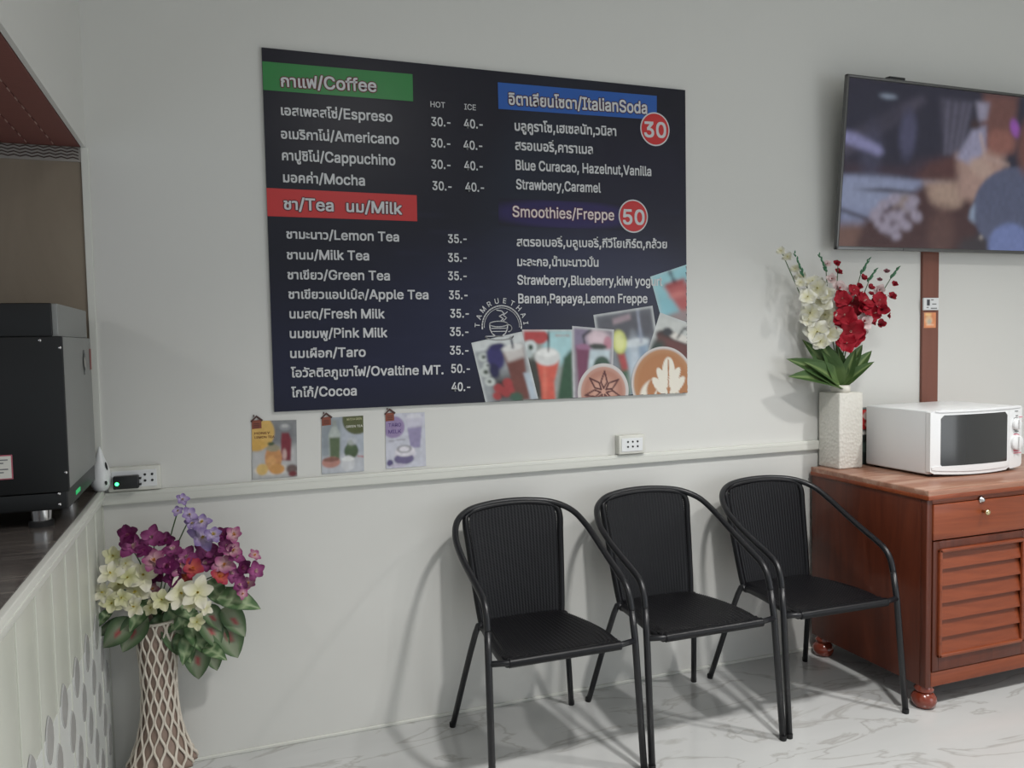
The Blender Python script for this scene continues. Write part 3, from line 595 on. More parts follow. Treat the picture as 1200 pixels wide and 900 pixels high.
# ---------------------------------------------------------------- sockets
m_hole = mat('socket_hole', (20, 20, 20), .6); m_plate = mat('ivory_plastic', (214, 214, 206), .35)
def socket(t, x0, x1, z0, z1, d, cols, cx):
    g = G(); g.box(x0, x1, -d, 0, z0, z1, .004); auto(g.ob('box', m_plate, t))
    g = G(); g.box(x0+.012, x1-.012, -d-.002, -d+.001, z0+.012, z1-.012, .001); g.ob('face_plate', m_white, t)
    for x in cx:
        g = G()
        for z in (.012, -.008): g.lathe([(.0042, 0), (.0042, .0015)], (x, -d-.002, (z0+z1)/2+z), 10, axis='-y')
        g.ob('socket_holes', m_hole, t)
t = thing('wall_socket', 'white triple power socket box on the wall strip above the middle chair', 'socket', (1.574, 0, .967))
socket(t, -.062, .058, 0, .078, .035, 3, (-.022, 0, .022))
t = thing('wall_socket', 'white power socket box in the left corner beside the black adapter', 'socket', (-.27, 0, .967))
socket(t, -.09, .07, 0, .08, .03, 3, (.022, .044))
t = thing('power_adapter', 'black plug adapter with a lit green lamp in the left wall socket', 'adapter', (-.305, -.032, .975))
g = G(); g.box(-.037, .040, -.028, 0, .004, .046, .004); g.box(.040, .047, -.02, -.006, .012, .018); g.box(.040, .047, -.02, -.006, .032, .038); auto(g.ob('body', mat('black_plastic', (28, 29, 30), .4), t))
m_led = mat('green_lamp', (60, 230, 130), .3, emit=(70, 255, 140), estr=3.5)
g = G(); g.lathe([(.006, 0), (.0055, .003), (.002, .005)], (-.025, -.028, .022), 12, axis='-y'); g.ob('indicator_lamp', m_led, t)
# switch and sticker on the brown strip
t = thing('switch_plate', 'small white switch plate on the brown wall strip below the television', 'switch', (3.182, -.014, 1.546))
g = G(); g.box(-.047, .047, -.009, 0, 0, .058, .002); auto(g.ob('plate', m_white, t))
g = G(); g.box(-.028, -.012, -.0115, -.008, .022, .05, .001); g.ob('rocker', mat('dark_grey_rocker', (70, 72, 78), .4), t)
g = G()
for a, b_, z in ((-.002, .012, .046), (.004, .03, .026), (-.03, -.018, .010), (-.004, .034, .006)): g.box(a, b_, -.0098, -.0085, z, z+.005)
g.ob('markings', m_grey, t)
t = thing('orange_sticker', 'small orange printed notice on the brown wall strip under the white switch', 'sticker', (3.182, -.014, 1.462))
def pst(p):
    p.ell(.4, .5, .3, .28, (236, 190, 140), 0, .3); p.ell(.45, .6, .18, .15, (200, 190, 170)); p.poly([(.1, .05), (.6, .05), (.6, .2), (.1, .2)], (250, 210, 130), .03); p.line([(.2, .82), (.8, .8)], .05, (250, 220, 190))
grid('print', [(-.037, -.0012, .073), (.037, -.0012, .073), (.037, -.0012, 0), (-.037, -.0012, 0)], 20, 20, 'uv', pst, m_print, t, (236, 140, 74))
g = G(); g.box(-.037, .037, -.001, 0, 0, .073); g.ob('sheet', m_trim, t)

# ---------------------------------------------------------------- television
TVX, TVW, TVH = 2.578, 1.30, .745
tv = thing('television', 'large flat television tilted down on the white wall, showing a film', 'television', (TVX, -.062, 1.815)); tv.rotation_euler = (math.radians(4.9), 0, 0)
g = G(); g.box(0, TVW, .0, .012, 0, TVH, .003); g.box(.06, TVW-.06, .011, .032, .06, TVH-.06, .004); auto(g.ob('body', m_bezel, tv))
g = G()
for bx_ in ((0, TVW, 0, .016), (0, TVW, TVH-.011, TVH), (0, .011, 0, TVH), (TVW-.014, TVW, 0, TVH)): g.box(bx_[0], bx_[1], -.008, .002, bx_[2], bx_[3], .002)
g.box(.38, .41, -.010, -.006, .002, .012); auto(g.ob('bezel', m_bezel, tv))
g = G(); g.box(.24, .33, .002, .03, TVH-.004, TVH+.014, .003); auto(g.ob('sensor_bar', m_black, tv))
g = G(); g.box(.35, .95, .028, .045, .2, .55, .004); g.box(.45, .5, .03, .06, .15, .6); g.box(.8, .85, .03, .06, .15, .6); g.ob('wall_bracket', m_black, tv)
def scr(p):
    # authored in a 720 x 690 sheet (left part of the picture), u grows to the right
    U = p.U; p.poly([(0, 0), (1.3, 0), (1.3, .57), (0, .57)], (38, 37, 58), .02)
    p.poly([(-.1, .4), (.3, .12), (.42, .06), (.45, .09), (.1, .4), (-.1, .52)], (74, 68, 88), .04); p.ell(.16, .19, .16, .12, (40, 40, 60), 0, .8, .6)
    p.poly([(0, .5), (.35, .5), (.45, .44), (.62, .40), (.66, .57), (0, .57)], (64, 44, 60), .06)
    p.ell(.355, .3, .05, .14, (74, 74, 108), 0, .7); p.ell(.15, .42, .06, .16, (64, 64, 92), 0, .9, .8)
    p.ell(.225, .085, .05, .008, (170, 190, 216), 0, .5); p.poly([(-.02, .31), (.06, .32), (.2, .385), (.22, .42), (.19, .44), (-.02, .375)], (134, 134, 186), .03)
    p.poly([(.53, .06), (.74, .06), (.7, .36), (.66, .42), (.58, .4)], (74, 70, 90), .04)
    for x in (.58, .63, .68, .72): p.line([(x, .08), (.6+(x-.6)*.6, .4)], .018, (98, 96, 120), .7)
    p.poly([(.5, .46), (.66, .4), (.72, .5), (.66, .57), (.4, .57)], (90, 50, 48), .05)
    p.poly([(0, .57), (.64, .575), (.6, .62), (.6, 1.0), (0, 1.0)], (128, 138, 176), .015); p.ell(.1, .98, .3, .12, (120, 84, 72), 0, .5); p.ell(.2, .68, .3, .1, (140, 152, 188), 0, .8)
    p.poly([(.05, .655), (.25, .635), (.42, .645), (.42, .66), (.2, .66)], (52, 42, 54), .012); p.poly([(0, .77), (.16, .82), (.15, .84), (0, .79)], (50, 40, 52), .01)
    p.poly([(.1, .98), (.14, .84), (.24, .76), (.4, .66), (.47, .6), (.8, .58), (.86, .75), (.82, 1.02), (.1, 1.02)], (76, 44, 44), .05)
    p.poly([(.47, .58), (.72, .56), (.7, .72), (.6, .76), (.52, .7)], (164, 132, 116), .05); p.ell(.62, .66, .1, .07, (176, 146, 126), .3, .7)
    p.ell(.36, .73, .06, .06, (150, 132, 130), 0, .6)
    for x, y, r in ((.24, .74, .04), (.3, .7, .04), (.2, .8, .045), (.27, .82, .05), (.34, .8, .05), (.4, .74, .04), (.3, .88, .05), (.38, .86, .04), (.25, .88, .03), (.44, .8, .04), (.33, .93, .03), (.42, .7, .035), (.22, .85, .03)):
        p.ell(x, y, r, r*.8, (158, 148, 170), x*9, .6)
    for x, y in ((.26, .78), (.33, .76), (.3, .85), (.38, .8), (.24, .83)): p.ell(x, y, .018, .02, (84, 62, 76), 0, .6, .7)
    p.poly([(.66, .4), (.78, .36), (.95, .3), (1.0, .6), (.82, .7), (.7, .66)], (176, 140, 126), .06); p.poly([(.8, .0), (1.02, .0), (1.02, .36), (.86, .3), (.8, .22)], (116, 70, 62), .05)
    p.poly([(.755, .06), (.84, .06), (.83, .16), (.78, .18)], (150, 146, 172), .03); p.ell(.93, .3, .1, .08, (150, 90, 76), 0, .6); p.poly([(.74, .24), (.83, .2), (.84, .36), (.76, .46), (.66, .42)], (150, 148, 180), .03); p.ell(.76, .2, .03, .03, (64, 40, 44), 0, .5)
    p.line([(.8, .26), (.84, .4), (1.0, .44)], .02, (190, 160, 150), .7); p.ell(.82, .47, .08, .05, (190, 158, 142), .5, .6)
    p.ell(.6, .9, .08, .16, (98, 64, 58), 0, .8); p.poly([(.74, .94), (.98, .86), (1, 1.02), (.7, 1.02)], (60, 52, 58), .05)
    p.ell(1.06, .72, .27, .27, (84, 92, 124), .3, .05); p.poly([(.775, .74), (.8, .7), (.81, .83), (.77, .8)], (140, 160, 190), .02); p.ell(1.05, .96, .14, .14, (108, 128, 190), 0, .2); p.ell(.86, .92, .012, .008, (210, 200, 190), .5, .5)
    p.ell(1.02, .2, .06, .03, (150, 60, 180), 1.2, .3); p.ell(1.15, .3, .1, .2, (120, 70, 60), 0, .5)
SW = TVW-.028; SH = TVH-.030
grid('screen', [(.014, -.0045, TVH-.014), (.014+SW, -.0045, TVH-.014), (.014+SW, -.0045, .016), (.014, -.0045, .016)], 250, 130, [(0, 0), (1.30, 0), (1.30, 1), (0, 1)], scr, m_screen, tv, (44, 40, 56))

# ---------------------------------------------------------------- coffee machine behind the opening
m_mb = mat('black_sheet_steel', (24, 26, 27), .42, .2); m_ss = mat('brushed_steel', (136, 138, 136), .38, .25)
cm = thing('coffee_machine', 'big coffee machine with black back panel and steel side on the counter', 'coffee machine', (-.66, -.325, .9745))
g = G(); g.box(-.30, .272, -.25, .235, .046, .098, .004); g.box(-.29, .255, -.25, .235, .09, .12); auto(g.ob('base', m_mb, cm))
g = G(); g.box(-.30, .276, -.243, .235, .098, .498, .003); g.box(-.28, .268, -.243, .235, .498, .585, .003); auto(g.ob('steel_body', m_ss, cm))
g = G(); g.box(-.30, .277, -.252, -.243, .092, .50, .003); auto(g.ob('back_panel', m_mb, cm))
g = G(); g.box(-.30, .255, -.252, -.243, .50, .586, .003); auto(g.ob('upper_back_panel', m_mb, cm))
for x, z in ((.270, .47), (.270, .143), (.252, .088), (.252, .06), (.225, .49)):
    g = G(); g.lathe([(.0045, 0), (.004, .002), (.001, .003)], (x, -.2515, z), 10, axis='-y'); g.ob('screw', m_chrome, cm, True)
for x in (.20, -.22):
    for y in (-.21, .2):
        g = G(); g.lathe([(.03, 0), (.03, .014), (.024, .016)], (x, y, 0), 24); g.lathe([(.024, .016), (.026, .05)], (x, y, 0), 24, 1); auto(g.ob('foot', [m_rubber, m_chrome], cm))
g = G(); g.box(.05, .150, -.2535, -.2515, .135, .198); g.ob('label_border', mat('pink_label_border', (176, 96, 110), .5), cm)
g = G(); g.box(.053, .147, -.2545, -.2530, .138, .195)
g.ob('label', m_plate, cm)
g = G()
for k in range(6): g.box(.058, .140-.01*(k % 3), -.2552, -.2544, .184-k*.008, .187-k*.008)
g.ob('label_print', m_grey, cm)
g = G(); e = []; n = 20
g.add([(.2785, .09+.018*math.cos(2*PI*k/n), .425+.026*math.sin(2*PI*k/n)) for k in range(n)], [tuple(range(n))], 0); g.add([(.279, .09+.011*math.cos(2*PI*k/n), .425+.016*math.sin(2*PI*k/n)) for k in range(n)], [tuple(range(n))], 1)
g.box(.277, .2785, .084, .096, .388, .462, mi=0); g.ob('round_emblem', [m_grey, mat('pale_emblem', (160, 158, 150), .4)], cm)
g = G(); g.box(.2765, .2782, .205, .226, .40, .465); g.ob('red_sticker', mat('faded_red', (140, 80, 76), .5), cm)
g = G(); g.box(.2715, .2735, -.13, -.06, .062, .074, .001); g.ob('indicator_lamp', mat('green_strip_lamp', (30, 150, 90), .3, emit=(30, 200, 110), estr=.5), cm)
# white egg shaped plastic gadget on the counter end
t = thing('egg_shaped_gadget', 'white teardrop shaped plastic gadget standing on the counter end in the corner', 'gadget', (XL+.004, -.04, .9755))
prof = [(.006, 0), (.020, .003), (.029, .02), (.0315, .04), (.029, .065), (.021, .09), (.012, .115), (.004, .14), (.0015, .146)]
g = G(); g.lathe(prof, n=24); g.ob('shell', m_white, t, True)
for a, z, w_ in ((-.62, .082, .014), (-.95, .030, .008)):
    r = .0315 if z < .05 else .0245; c0 = Vector((math.cos(a)*r, math.sin(a)*r, z)); tx = Vector((-math.sin(a), math.cos(a), 0)); nn = Vector((math.cos(a), math.sin(a), .25)).normalized(); tz = nn.cross(tx)
    g = G(); g.add([tuple(c0+nn*.0005+tx*.0045*math.cos(q)+tz*w_*math.sin(q)) for q in [2*PI*k/12 for k in range(12)]], [tuple(range(12))]); g.add([tuple(c0-nn*.004+tx*.0045*math.cos(q)+tz*w_*math.sin(q)) for q in [2*PI*k/12 for k in range(12)]], [(k, (k+1) % 12, (k+1) % 12-12, k-12) for k in range(12)] if 0 else [tuple(range(12))])
    g.ob('dark_slot', m_hole, t)
g = G()
for k in range(4):
    a0 = -2.25; z = .068-k*.006; r = .0308
    g.add([(math.cos(a)*r, math.sin(a)*r, zz) for a in (a0-.2, a0, a0+.25) for zz in (z, z+.0028)], [(0, 2, 3, 1), (2, 4, 5, 3)])
g.ob('faint_print', m_grey, t)

# ---------------------------------------------------------------- cabinet
CX0, CX1, CYF, CYB, CH = 2.478, 3.62, -.66, -.028, .849
cb = thing('wooden_cabinet', 'reddish brown wooden cabinet with louvred door and bun feet', 'cabinet', (CX0, CYF, 0))
D = CYB-CYF; Wd = CX1-CX0
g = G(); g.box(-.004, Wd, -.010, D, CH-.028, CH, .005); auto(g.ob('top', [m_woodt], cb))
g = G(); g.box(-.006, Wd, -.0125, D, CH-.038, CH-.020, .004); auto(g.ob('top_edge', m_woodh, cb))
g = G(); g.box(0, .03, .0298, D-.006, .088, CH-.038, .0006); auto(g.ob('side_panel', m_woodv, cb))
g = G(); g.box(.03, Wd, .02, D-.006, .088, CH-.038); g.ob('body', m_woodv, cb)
for x in (0, .525, 1.05):
    g = G(); g.box(x, x+.027 if x else .027, .0, .03, .088, CH-.038, .003); auto(g.ob('post', m_woodv, cb))
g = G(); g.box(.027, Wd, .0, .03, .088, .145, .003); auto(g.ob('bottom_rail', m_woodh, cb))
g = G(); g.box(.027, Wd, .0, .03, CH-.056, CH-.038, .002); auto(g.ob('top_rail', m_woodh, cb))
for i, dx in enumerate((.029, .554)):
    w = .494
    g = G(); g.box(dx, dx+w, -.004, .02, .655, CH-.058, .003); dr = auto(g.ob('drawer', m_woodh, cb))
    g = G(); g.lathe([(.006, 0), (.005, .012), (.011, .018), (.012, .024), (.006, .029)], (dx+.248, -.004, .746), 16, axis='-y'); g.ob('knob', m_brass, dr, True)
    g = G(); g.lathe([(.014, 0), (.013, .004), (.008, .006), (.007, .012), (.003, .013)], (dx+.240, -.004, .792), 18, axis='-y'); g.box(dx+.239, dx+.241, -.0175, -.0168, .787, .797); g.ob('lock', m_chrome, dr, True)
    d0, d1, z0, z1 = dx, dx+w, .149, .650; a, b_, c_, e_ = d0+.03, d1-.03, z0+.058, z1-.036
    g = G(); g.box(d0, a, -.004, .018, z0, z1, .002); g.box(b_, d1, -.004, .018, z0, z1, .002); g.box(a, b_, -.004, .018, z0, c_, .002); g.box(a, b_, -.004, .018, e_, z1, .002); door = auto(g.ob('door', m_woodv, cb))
    g = G()
    for q in ((a-.006, a+.008, c_-.006, e_+.006), (b_-.008, b_+.006, c_-.006, e_+.006), (a-.006, b_+.006, c_-.006, c_+.008), (a-.006, b_+.006, e_-.008, e_+.006)): g.box(q[0], q[1], -.014, .0, q[2], q[3], .004)
    auto(g.ob('moulding', m_woodh, door))
    g = G(); g.box(a, b_, .010, .016, c_, e_); g.ob('backing', m_woodv, door)
    ns = 6; hgt = (e_-c_-.012)/ns; s0 = None
    for k in range(ns):
        if s0 is None:
            g = G(); zz = 0
            v = [(a+.006, -.006, 0), (b_-.006, -.006, 0), (b_-.006, .009, hgt+.004), (a+.006, .009, hgt+.004), (a+.006, .001, -.002), (b_-.006, .001, -.002), (b_-.006, .0145, hgt+.002), (a+.006, .0145, hgt+.002)]
            g.add(v, [(0, 1, 2, 3), (0, 4, 5, 1), (3, 2, 6, 7), (0, 3, 7, 4), (1, 5, 6, 2), (4, 7, 6, 5)]); s0 = g.ob('louvre_slat', m_woodh, door); o = s0
        else: o = s0.copy(); C.objects.link(o); o.parent = door
        o.location = (0, 0, c_+.006+k*hgt)
for x, y in ((.03, .035), (.03, D-.045), (Wd-.05, .035), (Wd-.05, D-.045)):
    g = G(); g.lathe([(.030, 0), (.040, .008), (.046, .026), (.045, .042), (.034, .056), (.028, .060), (.034, .066), (.036, .074), (.030, .082), (.030, .09)], (x, y, 0), 28)
    auto(g.ob('bun_foot', mat('varnished_bun_foot', (124, 52, 34), .2, coat=.5) if x == .03 and y < .1 else bpy.data.materials['varnished_bun_foot'], cb), 60)

# ---------------------------------------------------------------- microwave
MX0, MX1, MYF, MYB, MH = 2.700, 3.212, -.455, -.115, .272
mw = thing('microwave', 'small white microwave oven with a dark window and two dials on the wooden cabinet', 'microwave', (MX0, MYF, CH))
w = MX1-MX0; d = MYB-MYF
g = G(); g.box(0.004, w-.004, .004, d, .010, MH, .006); auto(g.ob('casing', m_white, mw))
for x, y in ((.04, .03), (w-.04, .03), (.04, d-.03), (w-.04, d-.03)):
    g = G(); g.lathe([(.012, 0), (.014, .011)], (x, y, 0), 14); g.ob('foot', m_rubber, mw)
def bow(x): return -.012-.030*(1-((x-w/2)/(w/2))**2)
def curved(name, x0, x1, z0, z1, off, th, m, par, n=24, fz=None, zlow=None, r=0):
    v = []; f = []; X = [x0+(x1-x0)*i/n for i in range(n+1)]
    for x in X:
        zl = z0 if zlow is None else z0+zlow(x); zh = z1
        e = 0
        if r:
            dd = min(x-x0, x1-x); e = r-math.sqrt(max(r*r-max(r-dd, 0)**2, 0))
        for (yy, zz) in ((bow(x)-off, zl+e), (bow(x)-off, zh-e), (bow(x)-off+th, zh-e), (bow(x)-off+th, zl+e)): v.append((x, yy, zz))
    for i in range(n):
        for k in range(4): f.append((i*4+k, i*4+(k+1) % 4, (i+1)*4+(k+1) % 4, (i+1)*4+k))
    f += [(0, 3, 2, 1), (n*4, n*4+1, n*4+2, n*4+3)]
    f = [q[::-1] for q in f]
    o = ob(name, v, f, m, par); return auto(o, 50)
low = lambda x: -.010*(1-((x-w/2)/(w/2))**2)
door = curved('door', 0, w-.098, .016, MH+.002, 0, .022, m_white, mw, zlow=low, r=.008)
pan = curved('control_panel', w-.0965, w, .016, MH+.002, 0, .022, m_white, mw, 10, zlow=low, r=.008)
m_win = mat('dark_tinted_window', (42, 43, 44), .12, spec=.7)
curved('window', .045, w-.112, .042, MH-.018, .0012, .004, m_win, door, r=.014, zlow=low)
curved('handle_ridge', .006, w-.102, .030, .046, .003, .012, m_white, door, r=.003, zlow=low)
curved('top_ridge', .02, w-.01, MH-.006, MH+.004, .004, .02, m_white, mw, r=.004)
m_pink = mat('pink_dial_mark', (206, 120, 136), .5)
for z, r in ((.198, .025), (.120, .033)):
    xx = w-.052; g = G(); g.lathe([(r*1.12, 0), (r*1.12, .0015)], (xx, bow(xx)-.001, z), 28, axis='-y'); g.ob('dial_mark', m_pink if r > .03 else m_grey, pan)
    g = G(); g.lathe([(r, 0), (r*.95, .012), (r*.8, .015), (r*.1, .016)], (xx, bow(xx)-.0015, z), 28, axis='-y'); g.box(xx-.004, xx+.004, bow(xx)-.024, bow(xx)-.01, z-r*.8, z+r*.8, .001); auto(g.ob('dial', m_white, pan))
g = G(); g2 = G()
for x0, x1, z in ((-.03, .0, .250), (-.012, .0, .231), (-.02, .005, .164)): g.box(w-.048+x0+.01, w-.048+x1+.01, bow(w-.05)-.0016, bow(w-.05)-.0005, z, z+.004)
for x0, x1, z in ((-.042, -.022, .222), (.018, .035, .224), (-.042, -.032, .206), (.022, .034, .206), (-.034, .03, .072), (-.02, .02, .080)): g2.box(w-.048+x0, w-.048+x1, bow(w-.05)-.0026, bow(w-.05)-.0006, z, z+.004)
g.ob('markings', m_grey, pan); g2.ob('pink_markings', m_pink, pan)
g = G()
for k in range(9): g.box(-.0005+.003, .0045, .06+k*.012, .066+k*.012, .17, .21)
# little packet between vase and microwave
t = thing('drink_packet', 'narrow red and dark packet squeezed between the white vase and the microwave', 'packet', (2.752, -.062, CH))
def pk(p): p.poly([(0, 0), (1, 0), (1, .36), (0, .36)], (186, 44, 44), .02); p.ell(.4, .12, .3, .08, (230, 220, 214)); p.ell(.5, .28, .3, .05, (230, 200, 190)); p.poly([(0, .4), (1, .4), (1, .46), (0, .46)], (220, 220, 216), .02); p.ell(.3, .7, .3, .1, (80, 96, 90))
g = G(); g.box(-.05, .05, -.025, .03, 0, .255, .006); auto(g.ob('box', mat('dark_packet', (52, 60, 58), .4), t))
grid('front_print', [(-.048, -.0262, .25), (.048, -.0262, .25), (.048, -.0262, .006), (-.048, -.0262, .006)], 20, 40, 'uv', pk, m_print, t, (56, 62, 60))
grid('side_print', [(-.0512, .028, .25), (-.0512, -.023, .25), (-.0512, -.023, .006), (-.0512, .028, .006)], 12, 40, 'uv', pk, m_print, t, (56, 62, 60))

# ---------------------------------------------------------------- chairs
def make_chair():
    t = bpy.data.objects.new('rattan_chair', None); C.objects.link(t)
    O = .37   # chair origin stands .37 m in front of the wall
    yl = lambda y: y+O
    R = .0116
    for s in (-1, 1):
        g = G(); g.tube([(s*.265, yl(-.64), .002), (s*.258, yl(-.60), .43), (s*.2545, yl(-.585), .53)], R, 14); lg = g.ob('leg', m_black, t, True)
        g = G(); g.lathe([(.010, 0), (.0122, .002), (.0124, .016), (.0115, .018)], (s*.265, yl(-.64), 0), 14); auto(g.ob('foot_cap', m_rubber, lg))
        g = G(); g.tube([(s*.243, yl(-.098), .002), (s*.178, yl(-.205), .385), (s*.160, yl(-.235), .408), (s*.150, yl(-.30), .412)], R*.95, 14, smooth=4); lg = g.ob('leg', m_black, t, True)
        g = G(); g.lathe([(.010, 0), (.0118, .002), (.0120, .016), (.011, .018)], (s*.243, yl(-.098), 0), 14); auto(g.ob('foot_cap', m_rubber, lg))
    h = [(.2545, -.585, .53), (.2525, -.572, .577), (.251, -.545, .611), (.252, -.50, .633), (.255, -.42, .663), (.258, -.33, .700), (.254, -.24, .745), (.228, -.17, .790), (.17, -.125, .818), (.09, -.105, .830), (0, -.10, .834)]
    pts = [(x, yl(y), z) for x, y, z in h]; pts += [(-x, y, z) for x, y, z in pts[-2::-1]]
    g = G(); g.tube(pts, R, 14, smooth=5); g.ob('arm_rail', m_black, t, True)
    # back frame: inverted U carrying the weave
    def yb(v): return -.205+.085*v      # v 0 bottom .. 1 top
    def hwid(v): return .155+.035*v**.8
    def zc(v): return .405+.40*v
    bf = [(hwid(v), yl(yb(v)-.012), zc(v)) for v in (0, .15, .35, .55, .75, .92)]
    top = [(.172, yl(-.124), zc(1.0)), (.10, yl(-.112), zc(1.04)), (0, yl(-.106), zc(1.052))]
    P = bf+top; P += [(-x, y, z) for x, y, z in P[-2::-1]]
    g = G(); g.tube(P, .012, 12, smooth=4); g.tube([(-.155, yl(-.217), .405), (0, yl(-.203), .398), (.155, yl(-.217), .405)], .011, 12, smooth=4); g.ob('back_frame', m_rattan, t, True)
    # woven surfaces: real relief, cords over and under
    def weave(name, S, nu, nv, ku, kv, a):
        V = np.zeros((nv+1, nu+1, 3)); u = np.linspace(-1, 1, nu+1); v = np.linspace(0, 1, nv+1)
        for j in range(nv+1):
            for i in range(nu+1): V[j, i] = S(u[i], v[j])
        du = np.gradient(V, axis=1); dv = np.gradient(V, axis=0); n = np.cross(du, dv); n /= np.linalg.norm(n, axis=-1, keepdims=True)+1e-12
        uu, vv = np.meshgrid(u, v)
        disp = a*np.cos(PI*ku*uu)*np.cos(PI*kv*vv)+a*1.5*np.abs(np.cos(PI*ku*uu/2))
        V = V+n*disp[..., None]
        idx = np.arange((nu+1)*(nv+1)).reshape(nv+1, nu+1)
        f = np.stack([idx[:-1, :-1], idx[:-1, 1:], idx[1:, 1:], idx[1:, :-1]], -1).reshape(-1, 4)
        # underside a little behind, so that the panel has thickness
        V2 = V-n*.004; m_ = len(idx.ravel())
        vt = np.concatenate([V.reshape(-1, 3), V2.reshape(-1, 3)]); f = np.concatenate([f, f[:, ::-1]+m_])
        return ob(name, vt.tolist(), f.tolist(), m_rattan, t, True)
    def SB(u, v):
        w = hwid(.06+.9*v)*.93
        if v > .85: w -= (v-.85)**2*.35
        return (u*w, yl(yb(v)-.012+.012*(1-u*u)), zc(.045+.95*v)+.018*v*v*(1-u*u))
    weave('backrest', SB, 104, 150, 26, 75, .0013)
    def SS(u, v): # v 0 rear .. 1 front
        w = (.158+.052*math.sin(min(v*1.55, 1.55)))*(1-.10*max(0, v-.8)/.2*.6)
        y = -.215-.40*v; z = .428+.022*math.sin(PI*min(1, v*1.05))**.8*0.6+(.012*v)-.016*(1-u*u)*math.sin(PI*v)
        z -= .03*max(0, abs(u)-.88)/.12*(.5 if v < .9 else .2)
        if v > .93: z -= .016*((v-.93)/.07)**2
        return (u*w, yl(y), z)
    weave('seat', SS, 104, 140, 26, 70, .0016)
    # wrapped front edge, side rails and stubs to the front legs
    rail = []
    for v in (.0, .15, .3, .5, .7, .85, .97): q = SS(1, v); rail.append((q[0]-.004, q[1], q[2]-.006))
    g = G()
    for s in (-1, 1): g.tube([(s*x, y, z) for x, y, z in rail], .0115, 12, smooth=3)
    g.tube([(-.165, yl(-.215), .42), (.165, yl(-.215), .42)], .010, 12); g.ob('seat_frame', m_rattan, t, True)
    g = G(); n = 150
    g.tube([(-.195+.39*i/n, yl(-.613), .430) for i in range(n+1)], [.0150+.0010*math.cos(i*PI) for i in range(n+1)], 12); g.ob('wrapped_front_edge', m_rattan, t, True)
    g = G()
    g.tube([(-.258, yl(-.601), .432), (-.19, yl(-.613), .430), (.19, yl(-.613), .430), (.258, yl(-.601), .432)], .0098, 12)
    g.ob('front_bar', m_black, t, True)
    # lacing: single strands with gaps at the sides and foot of the back
    g = G()
    for s in (-1, 1):
        for k in range(64):
            v = .045+.9*k/64; a = SB(s*.99, min(max((v-.045)/.95, 0), 1)); b_ = (s*hwid(v), yl(yb(v)-.012), zc(v)); z = b_[2]
            g.box(min(a[0], b_[0]), max(a[0], b_[0]), a[1]-.0022, a[1]+.0012, z, z+.0036)
    for k in range(46):
        x = -.136+.272*k/45; g.box(x, x+.0036, yl(-.207-.012+.012*(1-(x/.14)**2))-.002, yl(-.205-.012+.012*(1-(x/.14)**2))+.001, .400, .430)
    g.ob('edge_lacing', m_rattan, t, kind='stuff')
    return t
def copy_tree(o, parent=None):
    c = o.copy(); C.objects.link(c); c.parent = parent
    for ch_ in list(o.children): copy_tree(ch_, c)
    return c
CHS = [(1.013, 0, 'black woven rattan armchair nearest the flower vase, leftmost of the three'), (1.573, 0, 'black woven rattan armchair in the middle, between two others'), (2.137, -.015, 'black woven rattan armchair beside the wooden cabinet, rightmost of the three')]
ch0 = make_chair()
for i, (x, rz, lab) in enumerate(CHS):
    c_ = ch0 if i == 0 else copy_tree(ch0)
    c_.location = (x, -.37, 0); c_.rotation_euler = (0, 0, rz); tag(c_, lab, 'chair', 'black rattan armchairs along the wall')

# ---------------------------------------------------------------- flower parts
m_pet = vcol_mat('fabric_petal', .55, spec=.25); m_leaf = vcol_mat('fabric_leaf', .5, spec=.3)
m_stem = mat('green_plastic_stem', (70, 98, 58), .5); m_dstem = mat('brown_stem', (84, 66, 46), .6)
def petal(g, ang, tilt, L, Wd_, c_in, c_out, curl=.3, n=5, wid=.5, ruff=0, z0=0):
    """a petal leaving the centre of a bloom that faces +Z"""
    ca, sa = math.cos(ang), math.sin(ang); ct, st = math.cos(tilt), math.sin(tilt); base = len(g.v)
    for i in range(n+1):
        t_ = i/n; half = Wd_/2*math.sin(PI*(.08+.84*t_)**(wid+.4)); half = max(half, .08*Wd_)
        for k in range(-2, 3):
            s = k/2; r_ = L*t_; up = L*(st*t_-curl*t_*t_)+ruff*L*math.sin(s*4+ang*3)*t_-.25*half*(1-s*s)
            x = ct*r_; y = s*half
            g.v.append((ca*x-sa*y, sa*x+ca*y, up+z0)); g.c.append(tuple(lin(c_in)*(1-t_)**1.3+lin(c_out)*(1-(1-t_)**1.3)))
    for i in range(n):
        for k in range(4): a = base+i*5+k; g.f.append((a, a+5, a+6, a+1)); g.mi.append(0)
def bloom(kind, cin, cout, cc, n=5, L=1, Wd_=.75, tilt=.5, curl=.35, ruff=.05):
    g = G()
    for k in range(n): petal(g, 2*PI*k/n+.2*(k % 2), tilt+(.15 if k % 2 else 0), L*(1-.08*(k % 2)), Wd_, cin, cout, curl, ruff=ruff)
    if kind == 'orchid': # lip and column
        petal(g, -PI/2, 1.1, .5, .45, cc, cin, .2, z0=.02); petal(g, -PI/2+.8, 1.2, .3, .25, cc, cc, .1); petal(g, -PI/2-.8, 1.2, .3, .25, cc, cc, .1)
    if kind == 'double':
        for k in range(n): petal(g, 2*PI*k/n+.6, tilt+.55, L*.7, Wd_*.8, cin, cout, curl, ruff=ruff, z0=.05)
    for k in range(3): petal(g, 2*PI*k/3, 1.35, .3, .12, cc, cc, 0)
    me = ob('blossom', g.v, g.f, m_pet, None, True, vc=np.array(g.c)); d_ = me.data; bpy.data.objects.remove(me); return d_
